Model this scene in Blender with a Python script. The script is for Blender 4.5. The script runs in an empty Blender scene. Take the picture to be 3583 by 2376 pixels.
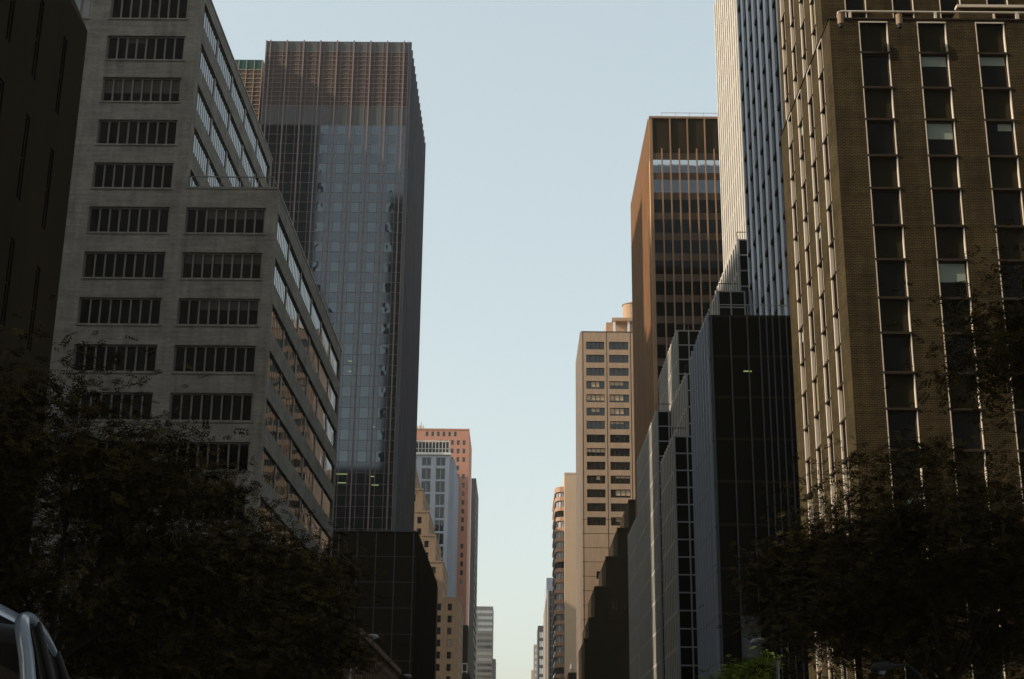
import bpy, math, random
import numpy as np
from mathutils import Vector, Matrix
R = math.radians
sc = bpy.context.scene
random.seed(7)

# ------------------------------------------------------------------ camera
cam_d = bpy.data.cameras.new("camera")
cam = bpy.data.objects.new("camera", cam_d)
sc.collection.objects.link(cam)
cam_d.sensor_width = 36.0
cam_d.lens = 50.0
cam_d.clip_start = 0.1
cam_d.clip_end = 20000
rot = Matrix(((0.99994849, -0.00906263, 0.00457114),
              (0.00162868, -0.30125662, -0.95354171),
              (0.01001868, 0.95350003, -0.30122635)))
m4 = rot.to_4x4()
m4.translation = Vector((0, 0, 1.25))
cam.matrix_world = m4
sc.camera = cam

# ------------------------------------------------------------------ sky, sun, exposure
SUN = Vector((1.0, 0.20, -0.62)).normalized()          # the way the light travels
elev = math.asin(-SUN.z)
az = math.atan2(-SUN.x, -SUN.y)
w = bpy.data.worlds.new("World")
sc.world = w
w.use_nodes = True
nt = w.node_tree
bg = nt.nodes["Background"]
sky = nt.nodes.new("ShaderNodeTexSky")
sky.sky_type = 'NISHITA'
sky.sun_disc = False
sky.sun_elevation = elev
sky.sun_rotation = az
sky.air_density = 1.0
sky.dust_density = 2.2
sky.ozone_density = 1.0
gm = nt.nodes.new("ShaderNodeGamma")                   # hazy summer sky: gentler gradient than the clear one
gm.inputs[1].default_value = 0.42
tint = nt.nodes.new("ShaderNodeMix")
tint.data_type = 'RGBA'
tint.blend_type = 'MULTIPLY'
tint.inputs["Factor"].default_value = 1.0
tint.inputs[7].default_value = (1.65, 1.655, 1.475, 1)
nt.links.new(sky.outputs[0], gm.inputs[0])
nt.links.new(gm.outputs[0], tint.inputs[6])
tcw = nt.nodes.new("ShaderNodeTexCoord")               # bright hazy horizon, deeper blue toward the zenith
sx = nt.nodes.new("ShaderNodeSeparateXYZ")
zen = nt.nodes.new("ShaderNodeMapRange")
zen.interpolation_type = 'SMOOTHSTEP'
zen.inputs["From Min"].default_value = 0.50
zen.inputs["From Max"].default_value = 0.92
zen.inputs["To Min"].default_value = 1.0
zen.inputs["To Max"].default_value = 0.28
deep = nt.nodes.new("ShaderNodeMix")
deep.data_type = 'RGBA'
deep.blend_type = 'MULTIPLY'
deep.inputs["Factor"].default_value = 1.0
nt.links.new(tcw.outputs["Generated"], sx.inputs[0])
nt.links.new(sx.outputs["Z"], zen.inputs[0])
nt.links.new(tint.outputs[2], deep.inputs[6])
nt.links.new(zen.outputs[0], deep.inputs[7])
nt.links.new(deep.outputs[2], bg.inputs[0])
bg.inputs[1].default_value = 0.15
sd = bpy.data.lights.new("sun", 'SUN')
sd.energy = 2.3
sd.angle = R(0.5)
sd.color = (1.0, 0.87, 0.70)
so = bpy.data.objects.new("sun", sd)
so.rotation_euler = SUN.to_track_quat('-Z', 'Y').to_euler()
so.location = (-300, -90, 200)
sc.collection.objects.link(so)
sc.view_settings.view_transform = 'Standard'
sc.view_settings.look = 'None'
sc.view_settings.gamma = 1.0
sc.view_settings.exposure = 1.1
sc.render.engine = 'CYCLES'
sc.cycles.max_bounces = 6

# ------------------------------------------------------------------ materials
def new_mat(name):
    m = bpy.data.materials.new(name)
    m.use_nodes = True
    return m, m.node_tree, m.node_tree.nodes["Principled BSDF"]

def mat(name, col, rough=0.7, ior=1.45, metal=0.0, var=0.18, scale=0.6, bump=0.0, streak=True):
    m, t, b = new_mat(name)
    b.inputs["Roughness"].default_value = rough
    b.inputs["IOR"].default_value = ior
    b.inputs["Metallic"].default_value = metal
    if var:
        tc = t.nodes.new("ShaderNodeTexCoord")
        mp = t.nodes.new("ShaderNodeMapping")
        mp.inputs["Scale"].default_value = (1, 1, 0.22 if streak else 1)
        n = t.nodes.new("ShaderNodeTexNoise")
        n.inputs["Scale"].default_value = scale
        n.inputs["Detail"].default_value = 7
        n.inputs["Roughness"].default_value = 0.68
        r = t.nodes.new("ShaderNodeValToRGB")
        r.color_ramp.elements[0].position = 0.3
        r.color_ramp.elements[1].position = 0.72
        r.color_ramp.elements[0].color = [c * (1 - var) for c in col] + [1]
        r.color_ramp.elements[1].color = [min(1, c * (1 + var)) for c in col] + [1]
        t.links.new(tc.outputs["Object"], mp.inputs[0])
        t.links.new(mp.outputs[0], n.inputs[0])
        t.links.new(n.outputs[0], r.inputs[0])
        t.links.new(r.outputs[0], b.inputs["Base Color"])
        if bump:
            bp = t.nodes.new("ShaderNodeBump")
            bp.inputs["Strength"].default_value = bump
            bp.inputs["Distance"].default_value = 0.02
            t.links.new(n.outputs[0], bp.inputs["Height"])
            t.links.new(bp.outputs[0], b.inputs["Normal"])
    else:
        b.inputs["Base Color"].default_value = (*col, 1)
    return m

def glass(name, col=(0.012, 0.011, 0.009), ior=1.6, rough=0.03, wav=0.04, var=0.0, tint=(1, 1, 1)):
    m, t, b = new_mat(name)
    b.inputs["Base Color"].default_value = (*col, 1)
    b.inputs["Roughness"].default_value = rough
    b.inputs["IOR"].default_value = ior
    b.inputs["Specular Tint"].default_value = (*tint, 1)
    if wav:
        tc = t.nodes.new("ShaderNodeTexCoord")
        n = t.nodes.new("ShaderNodeTexNoise")
        n.inputs["Scale"].default_value = 0.55
        n.inputs["Detail"].default_value = 1.0
        bp = t.nodes.new("ShaderNodeBump")
        bp.inputs["Strength"].default_value = wav
        bp.inputs["Distance"].default_value = 0.25
        t.links.new(tc.outputs["Object"], n.inputs[0])
        t.links.new(n.outputs[0], bp.inputs["Height"])
        t.links.new(bp.outputs[0], b.inputs["Normal"])
    if var:
        oi = t.nodes.new("ShaderNodeObjectInfo")
        r = t.nodes.new("ShaderNodeValToRGB")
        r.color_ramp.interpolation = 'CONSTANT'
        r.color_ramp.elements[0].color = (*col, 1)
        r.color_ramp.elements[1].position = 1 - var
        r.color_ramp.elements[1].color = (0.30, 0.29, 0.25, 1)
        e = r.color_ramp.elements.new(1 - var * 2)
        e.color = (0.06, 0.055, 0.045, 1)
        t.links.new(oi.outputs["Random"], r.inputs[0])
        t.links.new(r.outputs[0], b.inputs["Base Color"])
    return m

def brick(name, c1, c2, mortar, bw=0.21, bh=0.075, rough=0.9, mort=0.011, var=0.25):
    m, t, b = new_mat(name)
    b.inputs["Roughness"].default_value = rough
    b.inputs["IOR"].default_value = 1.2
    uv = t.nodes.new("ShaderNodeUVMap")
    uv.uv_map = "metres"
    br = t.nodes.new("ShaderNodeTexBrick")
    br.inputs["Scale"].default_value = 1.0
    br.inputs["Brick Width"].default_value = bw
    br.inputs["Row Height"].default_value = bh
    br.inputs["Mortar Size"].default_value = mort
    br.inputs["Mortar Smooth"].default_value = 0.2
    br.inputs["Color1"].default_value = (*c1, 1)
    br.inputs["Color2"].default_value = (*c2, 1)
    br.inputs["Mortar"].default_value = (*mortar, 1)
    n = t.nodes.new("ShaderNodeTexNoise")
    n.inputs["Scale"].default_value = 0.5
    n.inputs["Detail"].default_value = 8
    n.inputs["Roughness"].default_value = 0.7
    mr = t.nodes.new("ShaderNodeMapRange")
    mr.inputs["From Min"].default_value = 0.3
    mr.inputs["From Max"].default_value = 0.7
    mr.inputs["To Min"].default_value = 1 - var
    mr.inputs["To Max"].default_value = 1 + var
    mx = t.nodes.new("ShaderNodeMix")
    mx.data_type = 'RGBA'
    mx.blend_type = 'MULTIPLY'
    mx.inputs["Factor"].default_value = 1.0
    t.links.new(uv.outputs[0], br.inputs["Vector"])
    t.links.new(uv.outputs[0], n.inputs["Vector"])
    # rain streaks and uneven courses
    mpc = t.nodes.new("ShaderNodeMapping")
    mpc.inputs["Scale"].default_value = (0.35, 5.5, 1)
    nc = t.nodes.new("ShaderNodeTexNoise"); nc.inputs["Scale"].default_value = 1.0; nc.inputs["Detail"].default_value = 3
    mps = t.nodes.new("ShaderNodeMapping")
    mps.inputs["Scale"].default_value = (2.4, 0.16, 1)
    ns = t.nodes.new("ShaderNodeTexNoise"); ns.inputs["Scale"].default_value = 1.0; ns.inputs["Detail"].default_value = 5
    av = t.nodes.new("ShaderNodeMath"); av.operation = 'ADD'
    av2 = t.nodes.new("ShaderNodeMath"); av2.operation = 'MULTIPLY_ADD'
    av2.inputs[1].default_value = 0.25
    hf = t.nodes.new("ShaderNodeMath"); hf.operation = 'MULTIPLY'; hf.inputs[1].default_value = 0.5
    t.links.new(uv.outputs[0], mpc.inputs[0]); t.links.new(mpc.outputs[0], nc.inputs["Vector"])
    t.links.new(uv.outputs[0], mps.inputs[0]); t.links.new(mps.outputs[0], ns.inputs["Vector"])
    t.links.new(nc.outputs[0], av.inputs[0]); t.links.new(ns.outputs[0], av.inputs[1])
    t.links.new(n.outputs[0], hf.inputs[0])
    t.links.new(av.outputs[0], av2.inputs[0]); t.links.new(hf.outputs[0], av2.inputs[2])
    t.links.new(av2.outputs[0], mr.inputs[0])
    mr.inputs["From Min"].default_value = 0.38; mr.inputs["From Max"].default_value = 0.62
    t.links.new(br.outputs["Color"], mx.inputs[6])
    t.links.new(mr.outputs[0], mx.inputs[7])
    t.links.new(mx.outputs[2], b.inputs["Base Color"])
    bp = t.nodes.new("ShaderNodeBump")
    bp.inputs["Strength"].default_value = 0.35
    bp.inputs["Distance"].default_value = 0.01
    bp.invert = True
    t.links.new(br.outputs["Fac"], bp.inputs["Height"])
    t.links.new(bp.outputs[0], b.inputs["Normal"])
    return m

def emit(name, col, s):
    m, t, b = new_mat(name)
    b.inputs["Base Color"].default_value = (*col, 1)
    b.inputs["Emission Color"].default_value = (*col, 1)
    b.inputs["Emission Strength"].default_value = s
    return m

M = {}
M['asphalt'] = mat("asphalt", (0.05, 0.05, 0.05), 0.9, scale=3, streak=False, bump=0.4)
M['pavement'] = mat("pavement", (0.26, 0.25, 0.23), 0.9, scale=2, streak=False)
M['kerb'] = mat("kerb", (0.3, 0.29, 0.27), 0.85)
M['paint'] = mat("road_paint", (0.75, 0.74, 0.7), 0.7)
M['ground'] = mat("ground", (0.12, 0.115, 0.1), 0.95, streak=False)
M['greybrick'] = brick("grey_brick", (0.36, 0.34, 0.31), (0.29, 0.275, 0.25), (0.23, 0.215, 0.195), var=0.34)
M['greyconc'] = mat("grey_concrete", (0.20, 0.19, 0.175), 0.85, var=0.25)
M['greymet'] = mat("grey_window_metal", (0.22, 0.21, 0.20), 0.5, var=0.1)
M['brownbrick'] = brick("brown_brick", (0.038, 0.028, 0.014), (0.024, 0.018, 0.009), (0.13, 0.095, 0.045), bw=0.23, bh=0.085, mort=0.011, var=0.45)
M['cream'] = mat("cream_metal", (0.76, 0.66, 0.55), 0.45, var=0.1)
M['bronze'] = mat("bronze_metal", (0.055, 0.038, 0.025), 0.7, ior=1.25, var=0.2)
M['panel'] = mat("dark_spandrel_panel", (0.034, 0.030, 0.016), 0.8, ior=1.2, var=0.2)
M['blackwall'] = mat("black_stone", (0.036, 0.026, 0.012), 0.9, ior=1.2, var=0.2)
M['gl'] = glass("window_glass")
M['glr'] = glass("window_glass_varied", var=0.12)
M['glm'] = glass("mirror_glass", (0.010, 0.010, 0.012), ior=2.12, wav=0.05, tint=(0.82, 0.92, 1.0))
M['glcoat'] = glass("coated_glass", (0.52, 0.54, 0.55), ior=2.5, wav=0.02)
M['glcoat'].node_tree.nodes["Principled BSDF"].inputs["Metallic"].default_value = 1.0
M['glb'] = glass("dark_grid_glass", (0.010, 0.009, 0.006), ior=1.35, wav=0.02)
M['glblue'] = glass("sky_glass", (0.02, 0.024, 0.03), ior=2.6, wav=0.02)
M['glpale'] = mat("pale_blind_pane", (0.42, 0.44, 0.46), 0.25, var=0.08)
M['dimpane'] = mat("painted_bright_pane", (0.11, 0.115, 0.12), 0.4, var=0.1)  # paler colour stands in for light on one front-block pane
M['blind'] = mat("roller_blind", (0.36, 0.42, 0.37), 0.5, var=0.06)
M['dimblind'] = mat("dim_blind", (0.06, 0.055, 0.045), 0.6, var=0.1)
M['curtain'] = mat("olive_curtain", (0.17, 0.15, 0.06), 0.8, var=0.35, scale=3)
M['towersp'] = mat("bronze_glass_spandrel", (0.022, 0.017, 0.016), 0.05, ior=1.98, var=0.15)
M['towersp'].node_tree.nodes["Principled BSDF"].inputs["Specular Tint"].default_value = (0.80, 0.90, 1.0, 1)
M['towerside'] = mat("shaded_side_fin", (0.14, 0.135, 0.15), 0.4, ior=1.5, var=0.2)  # fin colour darkened to put the side's shade into it
M['dimmull'] = mat("dim_mullion", (0.09, 0.095, 0.11), 0.5, var=0.1)
M['towerlv'] = mat("brown_louvre_panel", (0.115, 0.080, 0.066), 0.6, var=0.15)
M['towerfin'] = mat("bronze_pink_fin", (0.31, 0.235, 0.215), 0.45, var=0.1)
M['towercrown'] = mat("crown_glass_panel", (0.13, 0.122, 0.115), 0.3, var=0.15)
M['greencrown'] = mat("green_crown_panel", (0.03, 0.10, 0.085), 0.35, var=0.15)
M['bluemet'] = mat("blue_grey_metal", (0.26, 0.29, 0.36), 0.35, ior=1.6, var=0.12)
M['whitefin'] = mat("white_fin", (0.80, 0.74, 0.65), 0.5, var=0.1)
M['shadefin'] = mat("shaded_white_fin", (0.56, 0.52, 0.46), 0.6, var=0.1)  # white fin colour lowered to stand in for shade on the terraces
M['matteglass'] = mat("dull_dark_glass", (0.02, 0.02, 0.022), 0.6, ior=1.3, var=0.2)
M['greyfin'] = mat("grey_mullion", (0.36, 0.37, 0.38), 0.45, var=0.1)
M['rust'] = mat("rust_bronze_fin", (0.33, 0.19, 0.10), 0.5, var=0.15)
M['rustside'] = mat("sunlit_rust_side", (0.58, 0.39, 0.235), 0.85, ior=1.2, var=0.12)  # rust colour made paler to carry the sun on the side wall
M['rustwall'] = mat("rust_bronze_panel", (0.09, 0.052, 0.028), 0.55, var=0.2)
M['rustdark'] = mat("dark_brown_panel", (0.035, 0.024, 0.012), 0.8, ior=1.25, var=0.25)
M['precast'] = mat("brown_precast", (0.46, 0.31, 0.205), 0.85, var=0.14, scale=1.5)
M['precastl'] = mat("pale_precast", (0.40, 0.33, 0.28), 0.8, var=0.15)
M['tan'] = mat("tan_render", (0.60, 0.43, 0.29), 0.9, var=0.06)
M['orange'] = mat("orange_brick", (0.46, 0.29, 0.20), 0.85, var=0.15)
M['redbrick'] = mat("red_brick", (0.60, 0.29, 0.20), 0.85, var=0.14, scale=2)
M['buff'] = mat("buff_brick", (0.30, 0.205, 0.13), 0.88, var=0.2, scale=2)
M['stone'] = mat("blue_grey_stone", (0.40, 0.43, 0.50), 0.7, var=0.12)
M['white'] = mat("white_panel", (0.78, 0.76, 0.72), 0.6, var=0.06)
M['black'] = mat("black_rubber", (0.02, 0.02, 0.02), 0.6, var=0)
M['darkmet'] = mat("dark_grey_metal", (0.05, 0.05, 0.05), 0.5, var=0.15)
M['galv'] = mat("galvanised_steel", (0.42, 0.42, 0.42), 0.45, metal=0.4, var=0.15)
M['wood'] = mat("tank_wood", (0.45, 0.30, 0.19), 0.85, var=0.25, scale=4)
M['shadebld'] = mat("plain_grey_building", (0.16, 0.15, 0.14), 0.85, var=0.2)
M['lamp'] = emit("ceiling_light", (0.6, 0.7, 0.25), 0.16)
M['lens'] = mat("lamp_lens", (0.55, 0.6, 0.7), 0.2, var=0)
M['bark'] = mat("bark", (0.05, 0.04, 0.03), 0.95, var=0.3, scale=8, bump=0.6)

def leafmat(name, c1, c2):
    m, t, b = new_mat(name)
    b.inputs["Roughness"].default_value = 0.9
    b.inputs["IOR"].default_value = 1.12
    g = t.nodes.new("ShaderNodeNewGeometry")
    r = t.nodes.new("ShaderNodeValToRGB")
    r.color_ramp.elements[0].color = (*c1, 1)
    r.color_ramp.elements[1].color = (*c2, 1)
    t.links.new(g.outputs["Random Per Island"], r.inputs[0])
    t.links.new(r.outputs[0], b.inputs["Base Color"])
    return m
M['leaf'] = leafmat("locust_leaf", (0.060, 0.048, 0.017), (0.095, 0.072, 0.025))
M['leafg'] = leafmat("sunlit_leaf", (0.13, 0.21, 0.035), (0.27, 0.34, 0.07))  # leaf colour brightened to carry sunlight on the small tree

# ------------------------------------------------------------------ mesh helpers
def link(o):
    sc.collection.objects.link(o)
    return o

class MB:
    """collects quads with UVs in metres, and links them as one mesh object"""
    def __init__(s):
        s.v = []; s.f = []; s.uv = []; s.mi = []
    def quad(s, p, uv=None, mi=0):
        i = len(s.v)
        s.v.extend([tuple(q) for q in p])
        s.f.append(tuple(range(i, i + len(p))))
        if uv is None:
            uv = [(0, 0)] * len(p)
        s.uv.extend(uv)
        s.mi.append(mi)
    def box(s, x0, x1, y0, y1, z0, z1, mi=0, bottom=True):
        a = [(x0, y0), (x1, y0), (x1, y1), (x0, y1)]
        for k in range(4):
            p, q = a[k], a[(k + 1) % 4]
            L = math.hypot(q[0] - p[0], q[1] - p[1])
            s.quad([(p[0], p[1], z0), (q[0], q[1], z0), (q[0], q[1], z1), (p[0], p[1], z1)],
                   [(0, z0), (L, z0), (L, z1), (0, z1)], mi)
        s.quad([(x0, y0, z1), (x1, y0, z1), (x1, y1, z1), (x0, y1, z1)], [(x0, y0), (x1, y0), (x1, y1), (x0, y1)], mi)
        if bottom:
            s.quad([(x0, y1, z0), (x1, y1, z0), (x1, y0, z0), (x0, y0, z0)], [(x0, y1), (x1, y1), (x1, y0), (x0, y0)], mi)
    def tube(s, pts, rad, n=8, mi=0, cap=True):
        pts = [Vector(p) for p in pts]
        if not hasattr(rad, '__len__'):
            rad = [rad] * len(pts)
        rings = []
        prev = None
        for i, p in enumerate(pts):
            d = (pts[min(i + 1, len(pts) - 1)] - pts[max(i - 1, 0)]).normalized()
            if prev is None:
                a = d.cross(Vector((0, 0, 1)) if abs(d.z) < 0.9 else Vector((1, 0, 0))).normalized()
            else:
                a = (prev - d * prev.dot(d)).normalized()
            prev = a
            b = d.cross(a)
            rings.append([p + (a * math.cos(2 * math.pi * k / n) + b * math.sin(2 * math.pi * k / n)) * rad[i] for k in range(n)])
        for i in range(len(rings) - 1):
            for k in range(n):
                k2 = (k + 1) % n
                s.quad([rings[i][k], rings[i][k2], rings[i + 1][k2], rings[i + 1][k]], None, mi)
        if cap:
            s.quad(rings[0][::-1], None, mi)
            s.quad(rings[-1], None, mi)
    def build(s, name, mats, parent=None, smooth=False, local=False, weld=False):
        if not isinstance(mats, (list, tuple)):
            mats = [mats]
        off = Vector((0, 0, 0))
        p = parent
        while p is not None and not local:
            off += p.location
            p = p.parent
        v = [(a - off.x, b - off.y, c - off.z) for a, b, c in s.v]
        me = bpy.data.meshes.new(name)
        me.from_pydata(v, [], s.f)
        uvl = me.uv_layers.new(name="metres")
        uvl.data.foreach_set("uv", np.array(s.uv, dtype=np.float32).ravel())
        for m in mats:
            me.materials.append(m)
        if len(mats) > 1:
            me.polygons.foreach_set("material_index", s.mi)
        if weld:
            import bmesh
            bm = bmesh.new(); bm.from_mesh(me)
            bmesh.ops.remove_doubles(bm, verts=bm.verts, dist=0.0005)
            bm.to_mesh(me); bm.free()
        if smooth:
            me.polygons.foreach_set("use_smooth", [True] * len(me.polygons))
        me.update()
        o = bpy.data.objects.new(name, me)
        link(o)
        if parent is not None:
            o.parent = parent
        return o

class F:
    """a facade: origin, direction along it, outward normal"""
    def __init__(s, o, u, n):
        s.o = Vector(o); s.u = Vector(u); s.n = Vector(n)
    def p(s, u, z, d=0.0):
        q = s.o + s.u * u + s.n * d
        return (q.x, q.y, q.z + z)
    def quad(s, mb, u0, u1, z0, z1, d=0.0, mi=0):
        mb.quad([s.p(u0, z0, d), s.p(u1, z0, d), s.p(u1, z1, d), s.p(u0, z1, d)], [(u0, z0), (u1, z0), (u1, z1), (u0, z1)], mi)
    def box(s, mb, u0, u1, z0, z1, d0, d1, mi=0):
        s.quad(mb, u0, u1, z0, z1, d1, mi)
        P = s.p
        mb.quad([P(u0, z0, d0), P(u0, z0, d1), P(u0, z1, d1), P(u0, z1, d0)], [(0, z0), (d1 - d0, z0), (d1 - d0, z1), (0, z1)], mi)
        mb.quad([P(u1, z0, d1), P(u1, z0, d0), P(u1, z1, d0), P(u1, z1, d1)], [(0, z0), (d1 - d0, z0), (d1 - d0, z1), (0, z1)], mi)
        mb.quad([P(u0, z1, d1), P(u1, z1, d1), P(u1, z1, d0), P(u0, z1, d0)], [(u0, 0), (u1, 0), (u1, 0.2), (u0, 0.2)], mi)
        mb.quad([P(u0, z0, d0), P(u1, z0, d0), P(u1, z0, d1), P(u0, z0, d1)], [(u0, 0), (u1, 0), (u1, 0.2), (u0, 0.2)], mi)
    def wall(s, mb, u0, u1, z0, z1, ops, depth=0.25, mi=0, mir=None):
        """wall with real openings; the reveals run back by depth"""
        if mir is None:
            mir = mi
        us = sorted({u0, u1} | {a for o in ops for a in o[:2]})
        zs = sorted({z0, z1} | {a for o in ops for a in o[2:4]})
        iu = {a: i for i, a in enumerate(us)}; iz = {a: i for i, a in enumerate(zs)}
        hole = set()
        for o in ops:
            for i in range(iu[o[0]], iu[o[1]]):
                for j in range(iz[o[2]], iz[o[3]]):
                    hole.add((i, j))
        for i in range(len(us) - 1):
            if us[i] < u0 or us[i + 1] > u1: continue
            for j in range(len(zs) - 1):
                if zs[j] < z0 or zs[j + 1] > z1: continue
                if (i, j) not in hole:
                    s.quad(mb, us[i], us[i + 1], zs[j], zs[j + 1], 0, mi)
        P = s.p
        for a, b, c, e in ops:
            d = -depth
            mb.quad([P(a, c, 0), P(a, c, d), P(a, e, d), P(a, e, 0)], [(0, c), (depth, c), (depth, e), (0, e)], mir)
            mb.quad([P(b, c, d), P(b, c, 0), P(b, e, 0), P(b, e, d)], [(0, c), (depth, c), (depth, e), (0, e)], mir)
            mb.quad([P(a, e, 0), P(a, e, d), P(b, e, d), P(b, e, 0)], [(a, 0), (a, depth), (b, depth), (b, 0)], mir)
            mb.quad([P(a, c, d), P(a, c, 0), P(b, c, 0), P(b, c, d)], [(a, 0), (a, depth), (b, depth), (b, 0)], mir)

CAMP = Vector((0, 0, 1.25))
class Bld:
    """one building: an Empty at its base that parents its parts"""
    def __init__(s, name, label, loc, cat="building", group=None):
        o = bpy.data.objects.new(name, None)
        o.location = loc
        o.empty_display_size = 0.5
        link(o)
        o["label"] = label; o["category"] = cat
        if group: o["group"] = group
        s.root = o; s.wins = []
    def part(s, name, mb, m, **k):
        return mb.build(name, m, k.pop('parent', s.root), **k)
    def win(s, f, u0, u1, z0, z1, d, pane, nx=1, nz=1, fw=0.06, fd=0.05, frame=None, blind=None):
        c = Vector(f.p((u0 + u1) / 2, (z0 + z1) / 2, d)) - CAMP
        L = c.length
        seen = -c.normalized().dot(f.n)
        area = (u1 - u0) * (z1 - z0) * max(seen, 0) / L ** 2
        q = rot.transposed() @ c
        if q.z < 0:
            ux, vy = q.x / -q.z * 50, q.y / -q.z * 50
            if abs(ux) > 19 or abs(vy) > 13: area *= 0.01
        else:
            area = 0
        s.wins.append((area, f, u0, u1, z0, z1, d, pane, nx, nz, fw, fd, frame, blind))
    def _geo(s, w, mbf, mbp, mi=0):
        _, f, u0, u1, z0, z1, d, pane, nx, nz, fw, fd, frame, blind = w
        f.quad(mbp, u0, u1, z0, z1, d, mi)
        if frame is None: return
        f.box(mbf, u0, u1, z0, z0 + fw, d - 0.01, d + fd)
        f.box(mbf, u0, u1, z1 - fw, z1, d - 0.01, d + fd)
        for k in range(nx + 1):
            c = u0 + fw / 2 + (u1 - u0 - fw) * k / nx
            f.box(mbf, c - fw / 2, c + fw / 2, z0 + fw, z1 - fw, d - 0.01, d + fd)
        for k in range(1, nz):
            c = z0 + (z1 - z0) * k / nz
            f.box(mbf, u0 + fw, u1 - fw, c - fw / 3, c + fw / 3, d - 0.01, d + fd * 0.8)
    def finish(s, limit=100):
        s.wins.sort(key=lambda a: -a[0])
        for w_ in s.wins[:limit]:
            a, b = MB(), MB()
            s._geo(w_, a, b)
            if w_[12] is None:
                b.build("window", w_[7], s.root)
            else:
                o = a.build("window", w_[12], s.root)
                b.build("pane", w_[7], o)
                if w_[13]:
                    f, u0, u1, z1, d = w_[1], w_[2], w_[3], w_[5], w_[6]
                    x0, x1, drop, bm_ = w_[13]
                    c = MB()
                    f.quad(c, u0 + 0.07 + (u1 - u0) * x0, u0 - 0.07 + (u1 - u0) * x1, z1 - 0.07 - drop, z1 - 0.07, d + 0.012)
                    c.build("blind", bm_, o)
        rest = s.wins[limit:]
        if rest:
            mats = []
            mb = MB()
            for w_ in rest:
                if w_[7] not in mats: mats.append(w_[7])
            fr = MB()
            for w_ in rest:
                s._geo(w_, fr, mb, mats.index(w_[7]))
            o = mb.build("window_rows", mats, s.root)
            o["kind"] = "stuff"
            if fr.f:
                o2 = fr.build("window_row_frames", next(w_[12] for w_ in rest if w_[12]), s.root)
                o2["kind"] = "stuff"

X_, Y_, NX, NY = (1, 0, 0), (0, 1, 0), (-1, 0, 0), (0, -1, 0)
def front(x, y): return F((x, y, 0), X_, NY)            # faces the camera
def west(x, yfar): return F((x, yfar, 0), NY, NX)       # right-hand building, faces the avenue
def east(x, ynear): return F((x, ynear, 0), Y_, X_)     # left-hand building, faces the avenue
def back(x, y): return F((x, y, 0), NX, Y_)

def structure(name, mb, m):
    o = mb.build(name, m)
    o["kind"] = "structure"
    return o

def simple_walls(mb, x0, x1, y0, y1, z0, z1, skip=(), inset=0.0):
    """plain sides and roof of a block; skip names the faces built elsewhere"""
    if 'f' not in skip: front(x0, y0).quad(mb, 0, x1 - x0, z0, z1)
    if 'w' not in skip: west(x0, y1).quad(mb, 0, y1 - y0, z0, z1)
    if 'e' not in skip: east(x1, y0).quad(mb, 0, y1 - y0, z0, z1)
    if 'b' not in skip: back(x1, y1).quad(mb, 0, x1 - x0, z0, z1)
    if 'r' not in skip:
        mb.quad([(x0, y0, z1), (x1, y0, z1), (x1, y1, z1), (x0, y1, z1)], [(x0, y0), (x1, y0), (x1, y1), (x0, y1)])

# ------------------------------------------------------------------ ground, road, pavements
b = MB(); b.quad([(-3000, -3000, -0.15), (3000, -3000, -0.15), (3000, 6000, -0.15), (-3000, 6000, -0.15)])
structure("ground", b, M['ground'])
b = MB()
b.quad([(-10.2, -400, 0), (9.5, -400, 0), (9.5, 2500, 0), (-10.2, 2500, 0)])
for y0, y1 in ((50.5, 62.5), (77.4, 90.5)):
    for x0, x1 in ((-400, -10.2), (9.5, 400)):
        b.quad([(x0, y0, 0), (x1, y0, 0), (x1, y1, 0), (x0, y1, 0)])
structure("road", b, M['asphalt'])
b = MB()
for x in (-6.5, -3.0, 2.8, 6.2):
    for k in range(-10, 100):
        y = k * 9.0
        b.quad([(x - 0.07, y, 0.004), (x + 0.07, y, 0.004), (x + 0.07, y + 3, 0.004), (x - 0.07, y + 3, 0.004)])
for x in np.arange(-9.6, 9.0, 1.2):
    for y in (46.0, 92.5):
        b.quad([(x, y, 0.004), (x + 0.6, y, 0.004), (x + 0.6, y + 3, 0.004), (x, y + 3, 0.004)])
structure("road_markings", b, M['paint'])
b = MB()
for (y0, y1) in ((-400, 50.5), (90.5, 2500)):
    b.box(-17.2, -10.35, y0, y1, -0.1, 0.13)
    b.box(9.65, 15.6, y0 if y0 < 0 else 90.5, y1 if y1 > 100 else 50.5, -0.1, 0.13)
b.box(9.65, 15.6, 62.5, 77.4, -0.1, 0.13); b.box(-17.2, -10.35, 62.5, 77.4, -0.1, 0.13)
structure("pavement", b, M['pavement'])
b = MB()
for (y0, y1) in ((-400, 50.5), (62.5, 77.4), (90.5, 2500)):
    b.box(-10.35, -10.2, y0, y1, -0.1, 0.135); b.box(9.5, 9.65, y0, y1, -0.1, 0.135)
structure("kerb", b, M['kerb'])

# ================================================================== LEFT SIDE
# ---- dark building at the left edge, with a sloping parapet
B = Bld("dark_building", "nearly black building with tall narrow windows at the left edge of the street", (-27, 30, 0))
e = east(-17, 4)
ops = []
for yc in (8, 11.4, 14.8, 18.2, 22.1, 25.5, 28.9, 32.3, 35.7, 39.1, 41.9, 44.5, 47.2):
    for k in range(6):
        z1 = 27.8 - 4.55 * k
        ops.append((yc - 4 - 0.2, yc - 4 + 0.2, z1 - 3.1, z1))
mb = MB()
e.wall(mb, 0, 45.5, 0, 29.4, ops, 0.1)
for y in (4, 49.5):
    pass
mb.quad([(-17, 4, 29.4), (-17, 49.5, 29.4), (-18.6, 49.5, 32.8), (-18.6, 4, 32.8)])
back(-17, 49.5).quad(mb, 0, 25, 0, 29.4)
mb.quad([(-17, 49.5, 29.4), (-42, 49.5, 29.4), (-42, 49.5, 32.8), (-18.6, 49.5, 32.8)])
front(-42, 4).quad(mb, 0, 25, 0, 32.8)
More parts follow.
